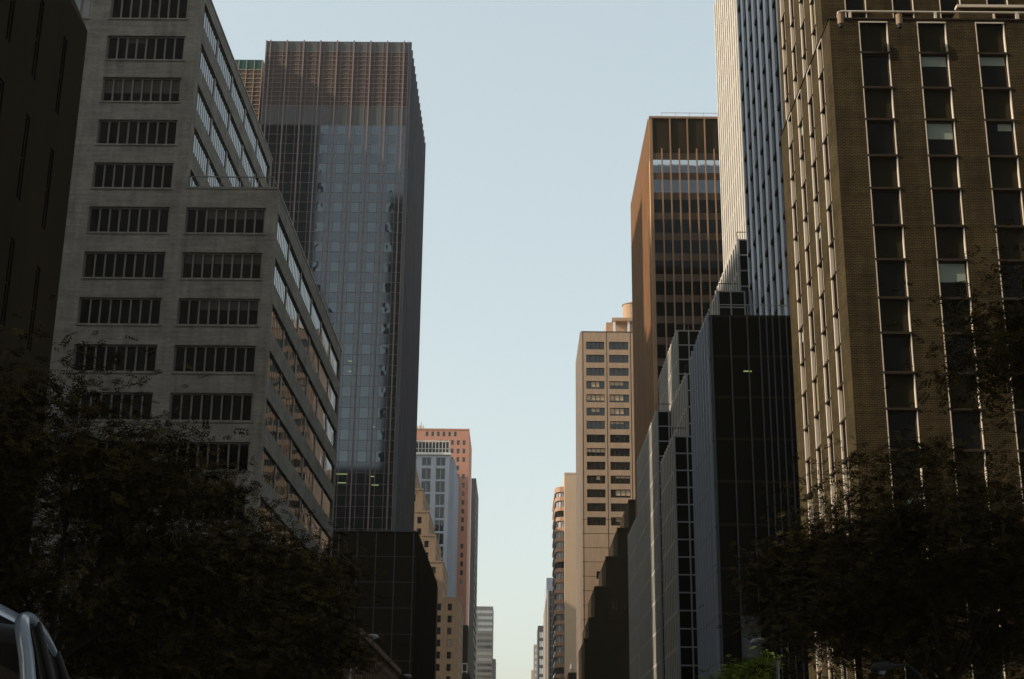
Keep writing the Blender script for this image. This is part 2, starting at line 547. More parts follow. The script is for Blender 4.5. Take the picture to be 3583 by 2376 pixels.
west(-42, 49.5).quad(mb, 0, 45.5, 0, 32.8)
mb.quad([(-42, 4, 32.8), (-18.6, 4, 32.8), (-18.6, 49.5, 32.8), (-42, 49.5, 32.8)])
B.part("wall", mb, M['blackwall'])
for o in ops:
    B.win(e, *o, -0.09, M['glb'], 1, 2, 0.07, 0.02, M['bronze'])
B.finish()

# ---- grey banded office building
B = Bld("grey_office_building", "grey brick office block with long window bands and a railed terrace", (-25, 110, 0))
Z0 = [39.8 + 3.36 * k for k in range(-11, 6)]      # heads of the window rows
fr = front(-37.6, 92)
bays = [(-44.2 + 37.6, 0), (0.3, 5.95), (7.5, 13.15), (14.3, 19.85)]
bays = [(0.4, 6.0), (7.5, 13.15), (14.3, 19.85)]
upper = [z for z in Z0 if z > 41]
lower = [z for z in Z0 if z < 41]
mb = MB()
opsl = [(a, c, z - 1.92, z) for (a, c) in bays for z in lower]
opsu = [(a, c, z - 1.92, z) for (a, c) in bays[:2] for z in upper]
fr.wall(mb, 0, 20.6, 0, 41.2, opsl, 0.28)
fr.wall(mb, 0, 14.15, 41.2, 57.7, opsu, 0.28)
ew = east(-17, 92)
et = east(-23.45, 92)
opsew = [(0.9, 37.9, z - 1.95, z) for z in lower]
opset = [(0.9, 30.3, z - 1.95, z) for z in upper]
ew.wall(mb, 0, 38.8, 0, 41.2, opsew, 0.16)
et.wall(mb, 0, 31.2, 41.2, 57.7, opset, 0.16)
back(-17, 130.8).quad(mb, 0, 20.6, 0, 41.2)
back(-23.45, 123.2).quad(mb, 0, 14.15, 41.2, 57.7)
west(-37.6, 130.8).quad(mb, 0, 38.8, 0, 41.2)
west(-37.6, 123.2).quad(mb, 0, 31.2, 41.2, 57.7)
mb.quad([(-37.6, 92, 57.7), (-23.45, 92, 57.7), (-23.45, 123.2, 57.7), (-37.6, 123.2, 57.7)])
mb.quad([(-37.6, 92, 41.2), (-17, 92, 41.2), (-17, 130.8, 41.2), (-37.6, 130.8, 41.2)])
for z in Z0:                                       # slightly projecting lintel course and sills
    for (a, c) in (bays if z < 41 else bays[:2]):
        fr.box(mb, a - 0.08, c + 0.08, z - 2.04, z - 1.92, -0.2, 0.07)
B.part("wall", mb, M['greybrick'])
mb = MB()
ew.box(mb, -0.04, 38.8, 41.2, 41.36, -0.35, 0.05)
front(-23.5, 92).box(mb, 0, 6.5, 41.2, 41.36, -0.35, 0.05)
et.box(mb, -0.04, 31.2, 57.7, 57.85, -0.35, 0.05)
B.part("coping", mb, M['greymet'])
mb = MB()
for k in range(34):
    y = 92.5 + 38 * k / 33
    mb.box(-17.42, -17.38, y - 0.02, y + 0.02, 41.36, 42.25)
for k in range(12):
    x = -23.2 + 5.8 * k / 11
    mb.box(x - 0.02, x + 0.02, 92.38, 92.42, 41.36, 42.25)
mb.box(-17.43, -17.37, 92.4, 130.6, 42.2, 42.27)
mb.box(-23.4, -17.37, 92.36, 92.44, 42.27, 42.33)
B.part("terrace_railing", mb, M['greymet'])
rnw = random.Random(21)
for (a, c) in bays:
    for z in Z0:
        if a > 14 and z > 41: continue
        pale = a < 1
        B.win(fr, a, c, z - 1.92, z, -0.26, M['glpale'] if pale else M['gl'], 8, 1, 0.11, 0.09, M['greymet'], None if pale or rnw.random() > 0.4 else (rnw.choice((0, 0.25, 0.5)), rnw.choice((0.5, 0.75, 1.0)), rnw.choice((0.4, 0.7, 1.1)), M['dimblind']))
for z in Z0:
    f_, n_, L_ = (ew, 6, 37.0) if z < 41 else (et, 5, 29.4)
    for k in range(n_):
        u0 = 0.9 + L_ * k / n_
        u1 = u0 + L_ / n_ - 0.55 if k < n_ - 1 else u0 + L_ / n_
        B.win(f_, u0, u1, z - 1.95, z, -0.15, M['gl'], 8, 1, 0.10, 0.015, M['darkmet'])
for z in Z0:
    f_, n_, L_ = (ew, 6, 37.0) if z < 41 else (et, 5, 29.4)
    for k in range(1, n_):
        mb = MB()
        u0 = 0.9 + L_ * k / n_
        f_.box(mb, u0 - 0.55, u0, z - 1.95, z, -0.17, -0.10)
        B.part("mullion", mb, M['greymet'])
B.finish()

# ---- low building with window pilasters, street level
B = Bld("low_street_building", "low four storey building with a thin cornice below the dark tower base", (-22, 150, 0))
e = east(-14.5, 132)
mb = MB()
ops = [(1.2 + 2.2 * k, 2.6 + 2.2 * k, z0, z1) for k in range(21) for z0, z1 in ((9.6, 13.6), (5.2, 8.8), (0.5, 4.2))]
e.wall(mb, 0, 48, 0, 15, ops, 0.3)
simple_walls(mb, -30, -14.5, 132, 180, 0, 15, skip=('e',))
e.box(mb, -0.1, 48.1, 14.6, 15.15, 0.0, 0.35)
B.part("wall", mb, M['buff'])
for o in ops: B.win(e, *o, -0.3, M['gl'], 1, 2, 0.1, 0.12, M['cream'])
B.finish()

# ---- bronze curtain-wall tower on its podium
B = Bld("bronze_tower", "tall bronze glass tower with pinkish vertical fins and a dark podium", (-30, 225, 0))
f = front(-41.4, 206)
W = 23.2; T = 116.9
mb = MB(); f.quad(mb, 0, W, 36, 105.3)
east(-18.2, 206).quad(mb, 0, 40, 36, T); back(-18.2, 246).quad(mb, 0, W, 36, T); west(-41.4, 246).quad(mb, 0, 40, 36, T)
mb.quad([(-41.4, 206, T), (-18.2, 206, T), (-18.2, 246, T), (-41.4, 246, T)])
B.part("curtain_wall", mb, M['towersp'])
mb = MB(); f.box(mb, 0.02, W - 0.02, 102.0, 105.25, -0.05, 0.012)
B.part("upper_band", mb, M['towercrown'])
mb = MB(); f.quad(mb, 0, W, 105.3, 115.0)
B.part("louvre_band", mb, M['towerlv'])
mb = MB(); f.quad(mb, 0, W, 115.0, T)
B.part("crown_panel", mb, M['towercrown'])
mb = MB()
maj = [0.7 + 2.715 * k for k in range(9)]
for u in [0.0] + maj:
    f.box(mb, u - 0.10, u + 0.10, 36, T + 0.1, 0, 0.26 if u else 0.1)
f.box(mb, W - 0.12, W, 36, T + 0.05, 0, 0.12)
for u in maj:
    for q in (0.25, 0.75):
        if u + 2.715 * q < W - 0.2: f.box(mb, u + 2.715 * q - 0.035, u + 2.715 * q + 0.035, 36, T, 0, 0.06)
z = 105.3
while z < 115.2:
    f.box(mb, 0.1, W - 0.12, z - 0.045, z + 0.045, 0, 0.05); z += 0.808
z = 101.9
while z > 37:
    f.box(mb, 0.1, W - 0.12, z - 0.025, z + 0.025, 0, 0.03); z -= 1.66
e = east(-18.2, 206)
mbs = MB()
for k in range(45):
    u = 0.2 + k * 0.9
    e.box(mbs, u - 0.06, u + 0.06, 36, T + (0.1 if k % 3 == 0 else 0), 0, 0.42 if k % 3 == 0 else 0.12)
B.part("fin", mb, M['towerfin'])
B.part("side_fin", mbs, M['towerside'])
z = 101.9; row = 0
while z > 38:
    for u in [maj[0] - 2.715] + maj:
        u0 = u + 2.715 * 0.25 + 0.05; u1 = u + 2.715 * 0.75 - 0.05
        if u0 > 0.1 and u1 < W - 0.1:
            B.win(f, u0, u1, z - 1.62, z - 0.06, 0.02, M['glm'])
    z -= 3.32; row += 1
mb = MB()
simple_walls(mb, -42, -14.2, 201, 260, 0, 36)
fp = front(-42, 201)
B.part("podium_wall", mb, M['rustdark'])
mb = MB()
for k in range(11):
    u = 0.8 + k * 2.66
    fp.box(mb, u - 0.06, u + 0.06, 0, 36, 0, 0.18)
for k in range(1, 10): fp.box(mb, 0, 27.8, 36 - 3.6 * k - 0.04, 36 - 3.6 * k + 0.04, 0, 0.05)
fp.box(mb, 0, 27.8, 35.9, 36.08, -0.2, 0.22)
ep = east(-14.2, 201)
mb2 = MB()
for k in range(20): ep.box(mb2, 0.5 + 2.66 * k, 0.62 + 2.66 * k, 0, 36, 0, 0.25)
B.part("podium_side_fin", mb2, M['rustdark'])
B.part("podium_mullion", mb, M['dimmull'])
for (x, z, l) in ((-37.2, 55.9, 0.9), (-35.6, 58, 0.5), (-27.9, 61.2, 0.5), (-26.7, 45.2, 1.7), (-26.4, 43.9, 1.2), (-21.7, 44.9, 0.6), (-21.4, 43.6, 1.0), (-25.7, 62.6, 0.6), (-25.6, 61.0, 0.5), (-21.8, 52.4, 0.5)):
    mb = MB(); f.box(mb, x + 41.4, x + 41.4 + l, z, z + 0.12, 0.02, 0.05)
    B.part("ceiling_light", mb, M['lamp'])
B.finish()

# ---- second tower behind it, green parapet
B = Bld("green_capped_tower", "brown gridded tower with a green glass band on top, behind the bronze tower", (-55, 235, 0))
f = front(-75, 216); W = 31.2; T = 118.9
mb = MB(); f.quad(mb, 0, W, 0, T - 1.9); simple_walls(mb, -75, -43.8, 216, 250, 0, T, skip=('f',))
B.part("curtain_wall", mb, M['towerlv'])
mb = MB(); f.quad(mb, 0, W, T - 1.9, T); B.part("crown_panel", mb, M['greencrown'])
mb = MB()
for k in range(24): f.box(mb, W - 0.1 - k * 1.32 - 0.05, W - 0.1 - k * 1.32 + 0.05, 0, T, 0, 0.1)
for k in range(90): f.box(mb, 0, W, T - 1.9 - k * 0.82 - 0.05, T - 1.9 - k * 0.82 + 0.05, 0, 0.06)
B.part("mullion", mb, M['tan'])
B.finish()

# ---- stepped masonry building
B = Bld("stepped_brick_building", "buff brick building stepping down in terraces toward the avenue, sunlit on top", (-26, 405, 0))
steps = [(-26.7, 82.1), (-24.8, 75.6), (-22.6, 68.8), (-20.4, 61.4), (-15.6, 51.3)]
mb = MB(); z_prev = 0
allops = []
for i, (x, z) in enumerate(steps[::-1]):
    zb = 0 if i == 0 else steps[::-1][i - 1][1]
    fy = 395 + 0.6 * i
    fr = front(-45, fy); u1 = x + 45
    ops = []
    for k in range(14):
        zt = z - 1.6 - 3.25 * k
        if zt - 1.9 < zb: break
        for c in (u1 - 2.6, u1 - 5.6, u1 - 9.0, u1 - 12.0):
            ops.append((c - 0.6, c + 0.6, zt - 1.9, zt))
    fr.wall(mb, 0, u1, zb, z, ops, 0.3)
    allops += [(fr, o) for o in ops]
    e = east(x, fy)
    eo = [(2 + 3 * q, 3.3 + 3 * q, z - 3.6 - 3.25 * k, z - 1.6 - 3.25 * k) for q in range(8) for k in range(14) if z - 3.6 - 3.25 * k > zb]
    e.wall(mb, 0, 30, zb, z, eo, 0.3)
    allops += [(e, o) for o in eo]
    back(x, fy + 30).quad(mb, 0, x + 45, zb, z); west(-45, fy + 30).quad(mb, 0, 30, zb, z)
    mb.quad([(-45, fy, z), (x, fy, z), (x, fy + 30, z), (-45, fy + 30, z)])
    fr.box(mb, u1 - 4, u1 + 0.12, z - 0.35, z + 0.1, -0.2, 0.12)
    e.box(mb, 0, 30, z - 0.35, z + 0.1, -0.2, 0.12)
mb.tube([(-30.5, 400, 82), (-30.5, 400, 93)], [3.2, 0.6], 4)
B.part("wall", mb, M['buff'])
for fr_, o in allops: B.win(fr_, *o, -0.25, M['glr'], 1, 2, 0.08, 0.05, M['darkmet'])
B.finish()

# ---- grey pier tower with a crown of fins
B = Bld("pier_tower", "blue grey tower with broad piers, paired windows and a finned white crown", (-30, 465, 0))
f = front(-46, 450); W = 23.9
mb = MB()
cols = [W - 25 * 0 - x for x in (4.2, 8.8, 13.4, 18.0)]
ops = [(c, c + 3.1, 100 - 4 - 4.0 * k if False else 99.6 - 4.2 * (k + 1) + 0.5, 99.6 - 4.2 * k) for c in cols for k in range(22)]
ops += [(c, c + 3.1, 100.4, 103.2) for c in cols]
f.wall(mb, 0, W, 0, 104, ops, 0.4)
simple_walls(mb, -46, -22.1, 450, 490, 0, 104, skip=('f',))
B.part("wall", mb, M['stone'])
for o in ops: B.win(f, *o, -0.4, M['glr'], 2, 1, 0.16, 0.1, M['stone'])
mb = MB()
f.box(mb, 0, W + 0.6, 104.0, 104.7, -1, 0.7)
for k in range(16): f.box(mb, W - k * 1.1 - 0.16, W - k * 1.1 + 0.02, 104.7, 108.6, -0.3, 0.1)
f.box(mb, 0, W, 108.4, 108.75, -0.3, 0.1)
for k in range(16): f.box(mb, W - k * 1.1 - 1.0, W - k * 1.1 - 0.3, 106, 106.15, -0.1, 0.02)
B.part("crown_fin", mb, M['white'])
mb = MB(); mb.box(-45.8, -22.3, 450.5, 488, 104.3, 108.3); B.part("crown_core", mb, M['darkmet'])
mb = MB(); mb.box(-22.1, -20.6, 454, 489, 0, 103.5)
e = east(-20.6, 454)
for k in range(18): e.box(mb, k * 2.0, k * 2.0 + 0.5, 0, 103.5, 0, 0.25)
B.part("side_wing", mb, M['stone'])
B.finish()

# ---- red brick tower
B = Bld("red_brick_tower", "red brick apartment tower with rows of small square windows", (-25, 505, 0))
f = front(-36, 489); W = 18.9; T = 122.3
ops = []
sk = random.Random(3)
for k in range(34):
    zt = T - 0.95 - k * 3.05
    if k == 0: us = [W - 2.9 - 2.0 * j for j in range(1, 7)]
    else: us = [W - 2.7 + 0.7, W - 4.0]
    for c in (us if k == 0 else [W - 1.75, W - 3.8] + [W - 5.85 - 2.03 * j for j in range(5)]):
        if k and sk.random() < 0.08: continue
        ops.append((round(c - 0.5, 3), round(c + 0.5, 3), round(zt - 1.7, 3), round(zt, 3)))
mb = MB(); f.wall(mb, 0, W, 0, T, ops, 0.25); simple_walls(mb, -36, -17.1, 489, 520, 0, T, skip=('f',))
f.box(mb, -0.05, W + 0.1, T - 0.3, T + 0.15, -0.3, 0.12)
B.part("wall", mb, M['redbrick'])
for o in ops: B.win(f, *o, -0.22, M['glr'], 1, 2, 0.09, 0.05, M['greymet'])
B.finish()

# ---- pale tower far behind
B = Bld("pale_far_tower", "cream tower sliver rising behind the red brick tower and bronze tower", (-55, 712, 0))
mb = MB(); mb.box(-64, -47.6, 700, 725, 0, 176.2)
f = front(-64, 700)
for k in range(8): f.box(mb, 16.4 - 2.1 * k - 0.5, 16.4 - 2.1 * k, 0, 176.6, 0, 0.3)
B.part("wall", mb, M['white'])
mb = MB(); mb.tube([(-49.8, 712, 176), (-49.8, 712, 181)], 0.15, 6); B.part("mast", mb, M['darkmet'])
B.finish()

# ---- thin dark tower
B = Bld("thin_dark_tower", "thin dark slab tower standing just right of the red brick tower", (-17.5, 570, 0))
mb = MB()
e = east(-16.2, 551)
ops = [(1.0, 38.6, 114 - 3.4 * k, 115.9 - 3.4 * k) for k in range(33)]
e.wall(mb, 0, 39.6, 0, 117.8, ops, 0.2)
simple_walls(mb, -18.05, -16.2, 551, 590.6, 0, 117.8, skip=('e',))
B.part("wall", mb, M['darkmet'])
for o in ops: B.win(e, *o, -0.2, M['gl'], 12, 1, 0.1, 0.05, M['bronze'])
B.finish()

# ---- striped office far away
B = Bld("striped_far_building", "distant office tower with pale window stripes along the left of the sky gap", (-23, 1060, 0))
f = front(-33, 1040); W = 16.3; T = 127
mb = MB()
ops = [(0.8 if k < 1 else 5.4, W - 0.3, T - 4.9 - 4.2 * k, T - 2.5 - 4.2 * k) for k in range(28)]
f.wall(mb, 0, W, 0, T, ops, 0.3); simple_walls(mb, -33, -16.7, 1040, 1075, 0, T, skip=('f',))
mb.box(-16.7, -14.4, 1042, 1078, 0, 90)
B.part("wall", mb, M['shadebld'])
for k, o in enumerate(ops): B.win(f, *o, -0.25, M['glpale'] if k < 4 else M['glr'], 7, 1, 0.12, 0.08, M['greymet'])
B.finish()

# ---- low dark block with a white frame on its roof
B = Bld("low_dark_block", "low dark block at the foot of the thin tower, under a white rooftop frame", (-17, 430, 0))
mb = MB(); mb.box(-27, -14.0, 428, 545, 0, 33.4)
e = east(-14, 428)
for k in range(30): e.box(mb, k * 3.9, k * 3.9 + 0.5, 0, 33.9, 0, 0.3)
mb.box(-27, -15.6, 470, 546, 33.4, 52)
B.part("wall", mb, M['rustdark'])
B.finish()
o = bpy.data.objects.new("rooftop_frame", None); o.location = (-14.8, 429, 33.4); link(o)
o["label"] = "small white open frame standing on the low dark roof"; o["category"] = "roof frame"
mb = MB()
for x in (-15.7, -14.3):
    mb.box(x - 0.1, x + 0.1, 428.9, 429.1, 33.4, 36.2)
mb.box(-15.8, -14.2, 428.88, 429.12, 36.2, 36.45); mb.box(-15.6, -14.4, 428.88, 429.12, 33.9, 34.15)
mb.build("frame", M['white'], o)

# ================================================================== RIGHT SIDE
# ---- brown brick building, nearest on the right
B = Bld("brown_brick_building", "dark brown brick building with tall cream edged window strips and a set back top", (28, 72, 0))
f = front(15.5, 63.5); wv = west(15.5, 77)
strips = [(round(1.47 + 2.93 * k, 3), round(1.47 + 2.93 * k + 1.45, 3)) for k in range(9)]
wst = [(round(77 - 66.42 - 2.8 * k, 3), round(77 - 65.3 - 2.8 * k, 3)) for k in range(4)]
levels = [36.5 - 3.68 * k for k in range(9)]
mb = MB()
f.wall(mb, 0, 29.5, 0, 38.4, [(a, c, 3.2, 38.2) for a, c in strips], 0.3)
wv.wall(mb, 0, 13.5, 0, 38.4, [(a, c, 3.2, 38.25) for a, c in wst], 0.3)
back(45, 77).quad(mb, 0, 29.5, 0, 38.4)
mb.quad([(15.5, 63.5, 38.4), (45, 63.5, 38.4), (45, 77, 38.4), (15.5, 77, 38.4)])
f2 = front(16.46, 69); w2 = west(16.46, 80.9)
st2 = [(round(1.30 + 2.6 * k, 3), round(1.30 + 2.6 * k + 1.17, 3)) for k in range(10)]
ws2 = [(round(80.9 - 71.6 - 2.75 * k, 3), round(80.9 - 70.5 - 2.75 * k, 3)) for k in range(4)]
f2.wall(mb, 0, 28.5, 38.41, 66, [(a, c, 38.8, 65) for a, c in st2], 0.3)
w2.wall(mb, 0, 11.9, 0, 66, [(a, c, 3.2, 65) for a, c in ws2], 0.3)
back(45, 80.9).quad(mb, 0, 28.54, 0, 66)
mb.quad([(16.46, 69, 66), (45, 69, 66), (45, 80.9, 66), (16.46, 80.9, 66)])
f3 = front(22.8, 65.6)
f3.wall(mb, 0, 10, 38.41, 40.35, [(1.75, 3.1, 38.6, 40.0)], 0.25)
west(22.8, 69).quad(mb, 0, 3.4, 38.41, 40.35)
mb.quad([(22.8, 65.6, 40.35), (32.8, 65.6, 40.35), (32.8, 69, 40.35), (22.8, 69, 40.35)])
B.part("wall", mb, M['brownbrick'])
pan, jam, led = MB(), MB(), MB()
def strip_fill(fc, a, c, zb, zt, lv, d, side, rnd):
    fc.quad(pan, a, c, zb, zt, -d)
    jw = 0.04
    fc.box(jam, a, a + (0.17 if side else jw), zb, zt, -d, 0.03); fc.box(jam, c - jw, c, zb, zt, -d, 0.012)
    fc.box(jam, a, c, zt, zt + 0.07, -d, 0.04)
    for h in lv:
        if h > zt or h - 1.9 < zb: continue
        fc.box(led, a - 0.02, c + 0.02, h - 0.03, h + 0.08, -d, 0.045)
        fc.box(led, a - 0.02, c + 0.02, h - 1.97, h - 1.86, -d, 0.045)
        bl = None; pane = M['gl']
        q = rnd.random()
        if q < 0.26: bl = (0.0 if q < 0.15 else 0.4, 1.0, 0.35 + rnd.random() * 0.6, M['blind'])
        elif q < 0.36: pane = M['curtain']
        elif q < 0.44: bl = (0.55, 1.0, 1.5, M['blind'])
        B.win(fc, a + (0.17 if side else jw), c - jw, h - 1.86, h - 0.05, -d + 0.03, pane, 1, 1, 0.06, 0.06, M['bronze'], bl)
rn = random.Random(11)
for a, c in strips: strip_fill(f, a, c, 3.2, 38.2, levels, 0.19, 0, rn)
for a, c in wst: strip_fill(wv, a, c, 3.2, 38.25, levels, 0.14, 1, rn)
lv2 = [44.0 + 3.68 * k for k in range(6)]
for a, c in st2: strip_fill(f2, a, c, 38.8, 65, lv2, 0.18, 0, rn)
for a, c in ws2: strip_fill(w2, a, c, 3.2, 65, lv2 + [x + 0.0 for x in levels], 0.14, 1, rn)
f3.box(jam, 1.75, 1.85, 38.6, 40.0, -0.2, 0.05); f3.box(jam, 3.0, 3.1, 38.6, 40.0, -0.2, 0.05)
f3.box(jam, -0.1, 10, 40.35, 40.5, -0.3, 0.1)
f3.quad(pan, 1.75, 3.1, 38.6, 40.0, -0.22)
B.part("spandrel_panel", pan, M['panel'])
B.part("jamb", jam, M['cream'])
B.part("ledge", led, M['bronze'])
mb = MB()
f.box(mb, -0.05, 29.5, 38.4, 38.47, -0.3, 0.05); wv.box(mb, 0, 13.5, 38.4, 38.47, -0.3, 0.05)
B.part("coping", mb, M['bronze'])
mb = MB()
mb.tube([(15.95, 63.62, 38.45), (16.0, 63.6, 38.85), (16.2, 63.6, 38.9), (45, 63.6, 38.9)], 0.05, 6)
for x in (16.6, 20.9, 25.0, 29.3): mb.box(x - 0.06, x + 0.06, 63.55, 63.67, 38.45, 38.9)
B.part("roof_railing", mb, M['cream'])
B.finish()
# floodlights hung from the parapet
def floodlight(x, label):
    o = bpy.data.objects.new("floodlight", None); o.location = (x, 63.1, 38.1); link(o)
    o["label"] = label; o["category"] = "floodlight"; o["group"] = "floodlights on the brick parapet"
    mb = MB(); mb.tube([(x, 63.08, 37.86), (x, 63.08, 38.42)], 0.16, 16); mb.build("housing", M['buff'], o, smooth=False)
    mb = MB(); mb.tube([(x, 63.08, 37.7), (x, 63.08, 37.86)], [0.11, 0.14], 12); mb.build("lens", M['black'], o)
    mb = MB(); mb.tube([(x, 63.08, 38.42), (x + 0.06, 63.12, 38.52), (x + 0.12, 63.5, 38.52)], 0.035, 6); mb.build("bracket", M['bronze'], o)
floodlight(15.97, "cylindrical floodlight at the outer corner of the brown brick parapet")
floodlight(18.9, "cylindrical floodlight between the first two window strips of the brown brick building")

# ---- tower of blue grey piers with dark front block
B = Bld("blue_pier_tower", "tower of blue grey metal piers with a low black glass block in front", (32, 120, 0))
wv = west(22.6, 131.7); T = 125
mb = MB(); ops = []
for k in range(7):
    u = 0.9 + 3.0 * k
    for j in range(36):
        z = 4 + 3.4 * j
        if z + 3.1 < T: ops.append((u, u + 1.25, z, z + 3.08))
allo = [(o[0], o[1], 4, 4 + 3.4 * 35 + 3.08) for o in ops if o[2] == 4]
wv.wall(mb, 0, 21.7, 0, T, allo, 0.16)
simple_walls(mb, 22.6, 45, 110, 131.7, 0, T, skip=('w',))
for k in range(8):                                      # each pier is stepped in section
    u0 = -0.0 if k == 0 else 0.9 + 3.0 * (k - 1) + 1.25
    u1 = 0.9 + 3.0 * k if k < 7 else 21.7
    wv.box(mb, u0 + 0.25, u1 - 0.25, 0, T, 0, 0.07)
B.part("pier", mb, M['bluemet'])
mb = MB()
for o in allo:
    for j in range(36):
        z = 4 + 3.4 * j
        wv.box(mb, o[0] - 0.02, o[1] + 0.02, z - 0.32, z, -0.16, 0.12)
B.part("ledge", mb, M['blackwall'])
for o in ops:
    B.win(wv, o[0], o[1], o[2], o[3], -0.14, M['glblue'], 1, 1, 0.05, 0.04, M['darkmet'])
# front block
fx = front(15.5, 109.2); wx = west(15.5, 121.3)
mb = MB(); simple_walls(mb, 15.5, 22.55, 109.2, 121.3, 0, 38.0); fx.quad(mb, 7.05, 29, 0, 38.0)
mb.quad([(22.55, 109.2, 38.0), (44.5, 109.2, 38.0), (44.5, 110.2, 38.0), (22.55, 110.2, 38.0)])
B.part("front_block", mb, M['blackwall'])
mb, mbf = MB(), MB()
for u in (0.06, 1.57, 2.95, 3.95, 4.5, 5.0, 5.55, 6.1, 6.85, 7.5, 8.2):
    fx.box(mbf, u - 0.04, u + 0.04, 0, 37.9, 0, 0.14)
for k in range(8):
    u = 0.1 + 1.65 * k
    wx.box(mbf, u, min(u + 0.95, 12.1), 0, 38.0, 0, 0.10)
    wx.box(mb, u, u + 0.2, 0, 38.05, 0.10, 0.3)
for k in range(12): wx.box(mbf, 0, 12.1, 37.6 - 3.4 * k, 37.8 - 3.4 * k, 0, 0.15)
B.part("front_block_mullion", mbf, M['dimmull'])
B.part("side_pier", mb, M['bluemet'])
mb = MB()
fx.box(mb, 0, 29, 38.9, 38.96, -0.2, -0.14); wx.box(mb, 0, 12.1, 38.9, 38.96, -0.2, -0.14)
for k in range(10): fx.box(mb, 0.15 + 2.9 * k, 0.2 + 2.9 * k, 38, 38.9, -0.2, -0.14)
for k in range(5): wx.box(mb, 0.15 + 2.9 * k, 0.2 + 2.9 * k, 38, 38.9, -0.2, -0.14)
B.part("roof_railing", mb, M['greyfin'])
for k in range(11):
    z = 0.6 + 3.4 * k
    us = (0.10, 1.57, 2.95, 3.95, 5.0, 6.1, 7.5)
    for j in range(6):
        pale = (k == 3 and j == 1)
        B.win(fx, us[j] + 0.05, us[j + 1] - 0.05, z, z + 3.2, 0.02, M['dimpane'] if pale else M['glb'])
mb = MB(); mb.box(18.0, 18.65, 109.12, 109.14, 33.2, 33.3); B.part("ceiling_light", mb, M['lamp'])
B.finish()

# ---- stepped white fin building (wedding cake)
B = Bld("stepped_white_fin_building", "glass building stepping down in terraces, dense white vertical fins toward the avenue", (30, 165, 0))
core, fins, fins2, grid, rail = MB(), MB(), MB(), MB(), MB()
def cake(x0, x1, y0, y1, z0, z1, nb, railing=True, dense=False):
    simple_walls(core, x0, x1, y0, y1, z0, z1)
    f = front(x0, y0); wv = west(x0, y1)
    n = int((y1 - y0) / (0.72 if dense else 1.42))
    fw_, fp_ = (0.19, 0.34) if dense else (0.23, 0.06)
    for k in range(n + 1):
        u = (y1 - y0) * k / n
        wv.box(fins if dense else fins2, max(u - fw_, 0), min(u + fw_, y1 - y0), z0, z1 + 0.12, 0, fp_ if k % 2 or not dense else 0.24)
    for k in range(int((z1 - z0) / 3.44) + 1):
        wv.box(fins if dense else fins2, 0, y1 - y0, z1 - 3.44 * k - 0.22, z1 - 3.44 * k + 0.05, 0, 0.16 if dense else 0.02)
    bw = 1.42
    k = 0
    lim = min(x1 - x0, nb * bw)
    while k * bw <= lim + 0.01:
        u = k * bw
        f.box(grid, u if k == 0 else u - 0.07, u + (0.22 if k == 0 else 0.07), z0, z1, 0, 0.10)
        k += 1
    nr = int((z1 - z0) / 1.72)
    for j in range(nr + 1):
        z = z1 - 1.72 * j
        if z - 0.1 > z0: f.box(grid, 0, lim, z - 0.1, z + 0.03, 0, 0.06)
    for j in range(nr):
        for k in range(int(round(lim / bw))):
            B.win(f, k * bw + (0.22 if k == 0 else 0.07), (k + 1) * bw - 0.07, z1 - 1.72 * (j + 1) + 0.03, z1 - 1.72 * j - 0.1, 0.015, M['glb'])
    if railing:
        f.box(rail, 0, x1 - x0, z1 + 0.85, z1 + 0.92, -0.2, -0.14)
        for k in range(int((x1 - x0) / 1.42) + 1): f.box(rail, k * 1.42, k * 1.42 + 0.05, z1, z1 + 0.85, -0.2, -0.15)
cake(15.5, 24, 138.4, 150.5, 0, 35.0, 2)
cake(16.92, 24, 138.4, 152, 35.0, 41.5, 2)
cake(20.4, 24, 138.4, 154, 41.5, 50.4, 2)
cake(22.7, 24, 138.4, 155, 50.4, 56.15, 1)
cake(24.0, 45, 138.4, 155.2, 0, 93.5, 0, railing=False, dense=True)
cake(15.62, 22, 155.7, 182, 0, 42.1, 2)
cake(18.12, 24, 155.7, 176, 42.1, 51.7, 2)
cake(15.5, 22, 182.1, 197, 0, 34.9, 0, railing=False)
B.part("wall", core, M['matteglass'])
B.part("fin", fins, M['whitefin'])
B.part("terrace_fin", fins2, M['shadefin'])
B.part("mullion", grid, M['greyfin'])
B.part("terrace_railing", rail, M['darkmet'])
B.finish()

# ---- rust bronze tower
B = Bld("rust_bronze_tower", "rust coloured bronze tower with tall dark crown and a rooftop rail", (32, 218, 0))
f = front(20, 201); wv = west(20, 235.2); T = 101.1; W = 25
mb = MB(); simple_walls(mb, 20, 45, 201, 235.2, 0, T, skip=('f',))
B.part("side_wall", mb, M['rustside'])
mb = MB(); f.quad(mb, 0, W, 95.2, T); B.part("crown_panel", mb, M['rustdark'])
mb = MB(); f.quad(mb, 0, W, 0, 95.2)
for k in range(27): f.box(mb, 0.5, W, 95.2 - 3.32 * k - 1.15, 95.2 - 3.32 * k, 0, 0.05)
B.part("spandrel", mb, M['rustwall'])
mb = MB()
f.box(mb, 0, 0.5, 0, T, 0, 0.14)
for k in range(1, 19):
    u = 0.55 + 1.345 * k
    f.box(mb, u - 0.1, u + 0.1, 0, T if k % 2 == 0 else 95.9, 0.0, 0.24)
f.box(mb, 0, W, T - 0.05, T + 0.3, -0.3, 0.2)
for k in range(38):
    u = 0.2 + 0.91 * k
    wv.box(mb, u - 0.07, u + 0.07, 94 if k % 2 else 0, T, 0, 0.2)
B.part("fin", mb, M['rust'])
for k in range(27):
    for j in range(18):
        u = 0.55 + 1.345 * j
        B.win(f, u + 0.1 if j else 0.5, u + 1.345 - 0.1, 95.2 - 3.32 * (k + 1), 95.2 - 3.32 * k - 1.15, 0.02, M['glcoat'] if k < 2 else M['gl'])
mb = MB()
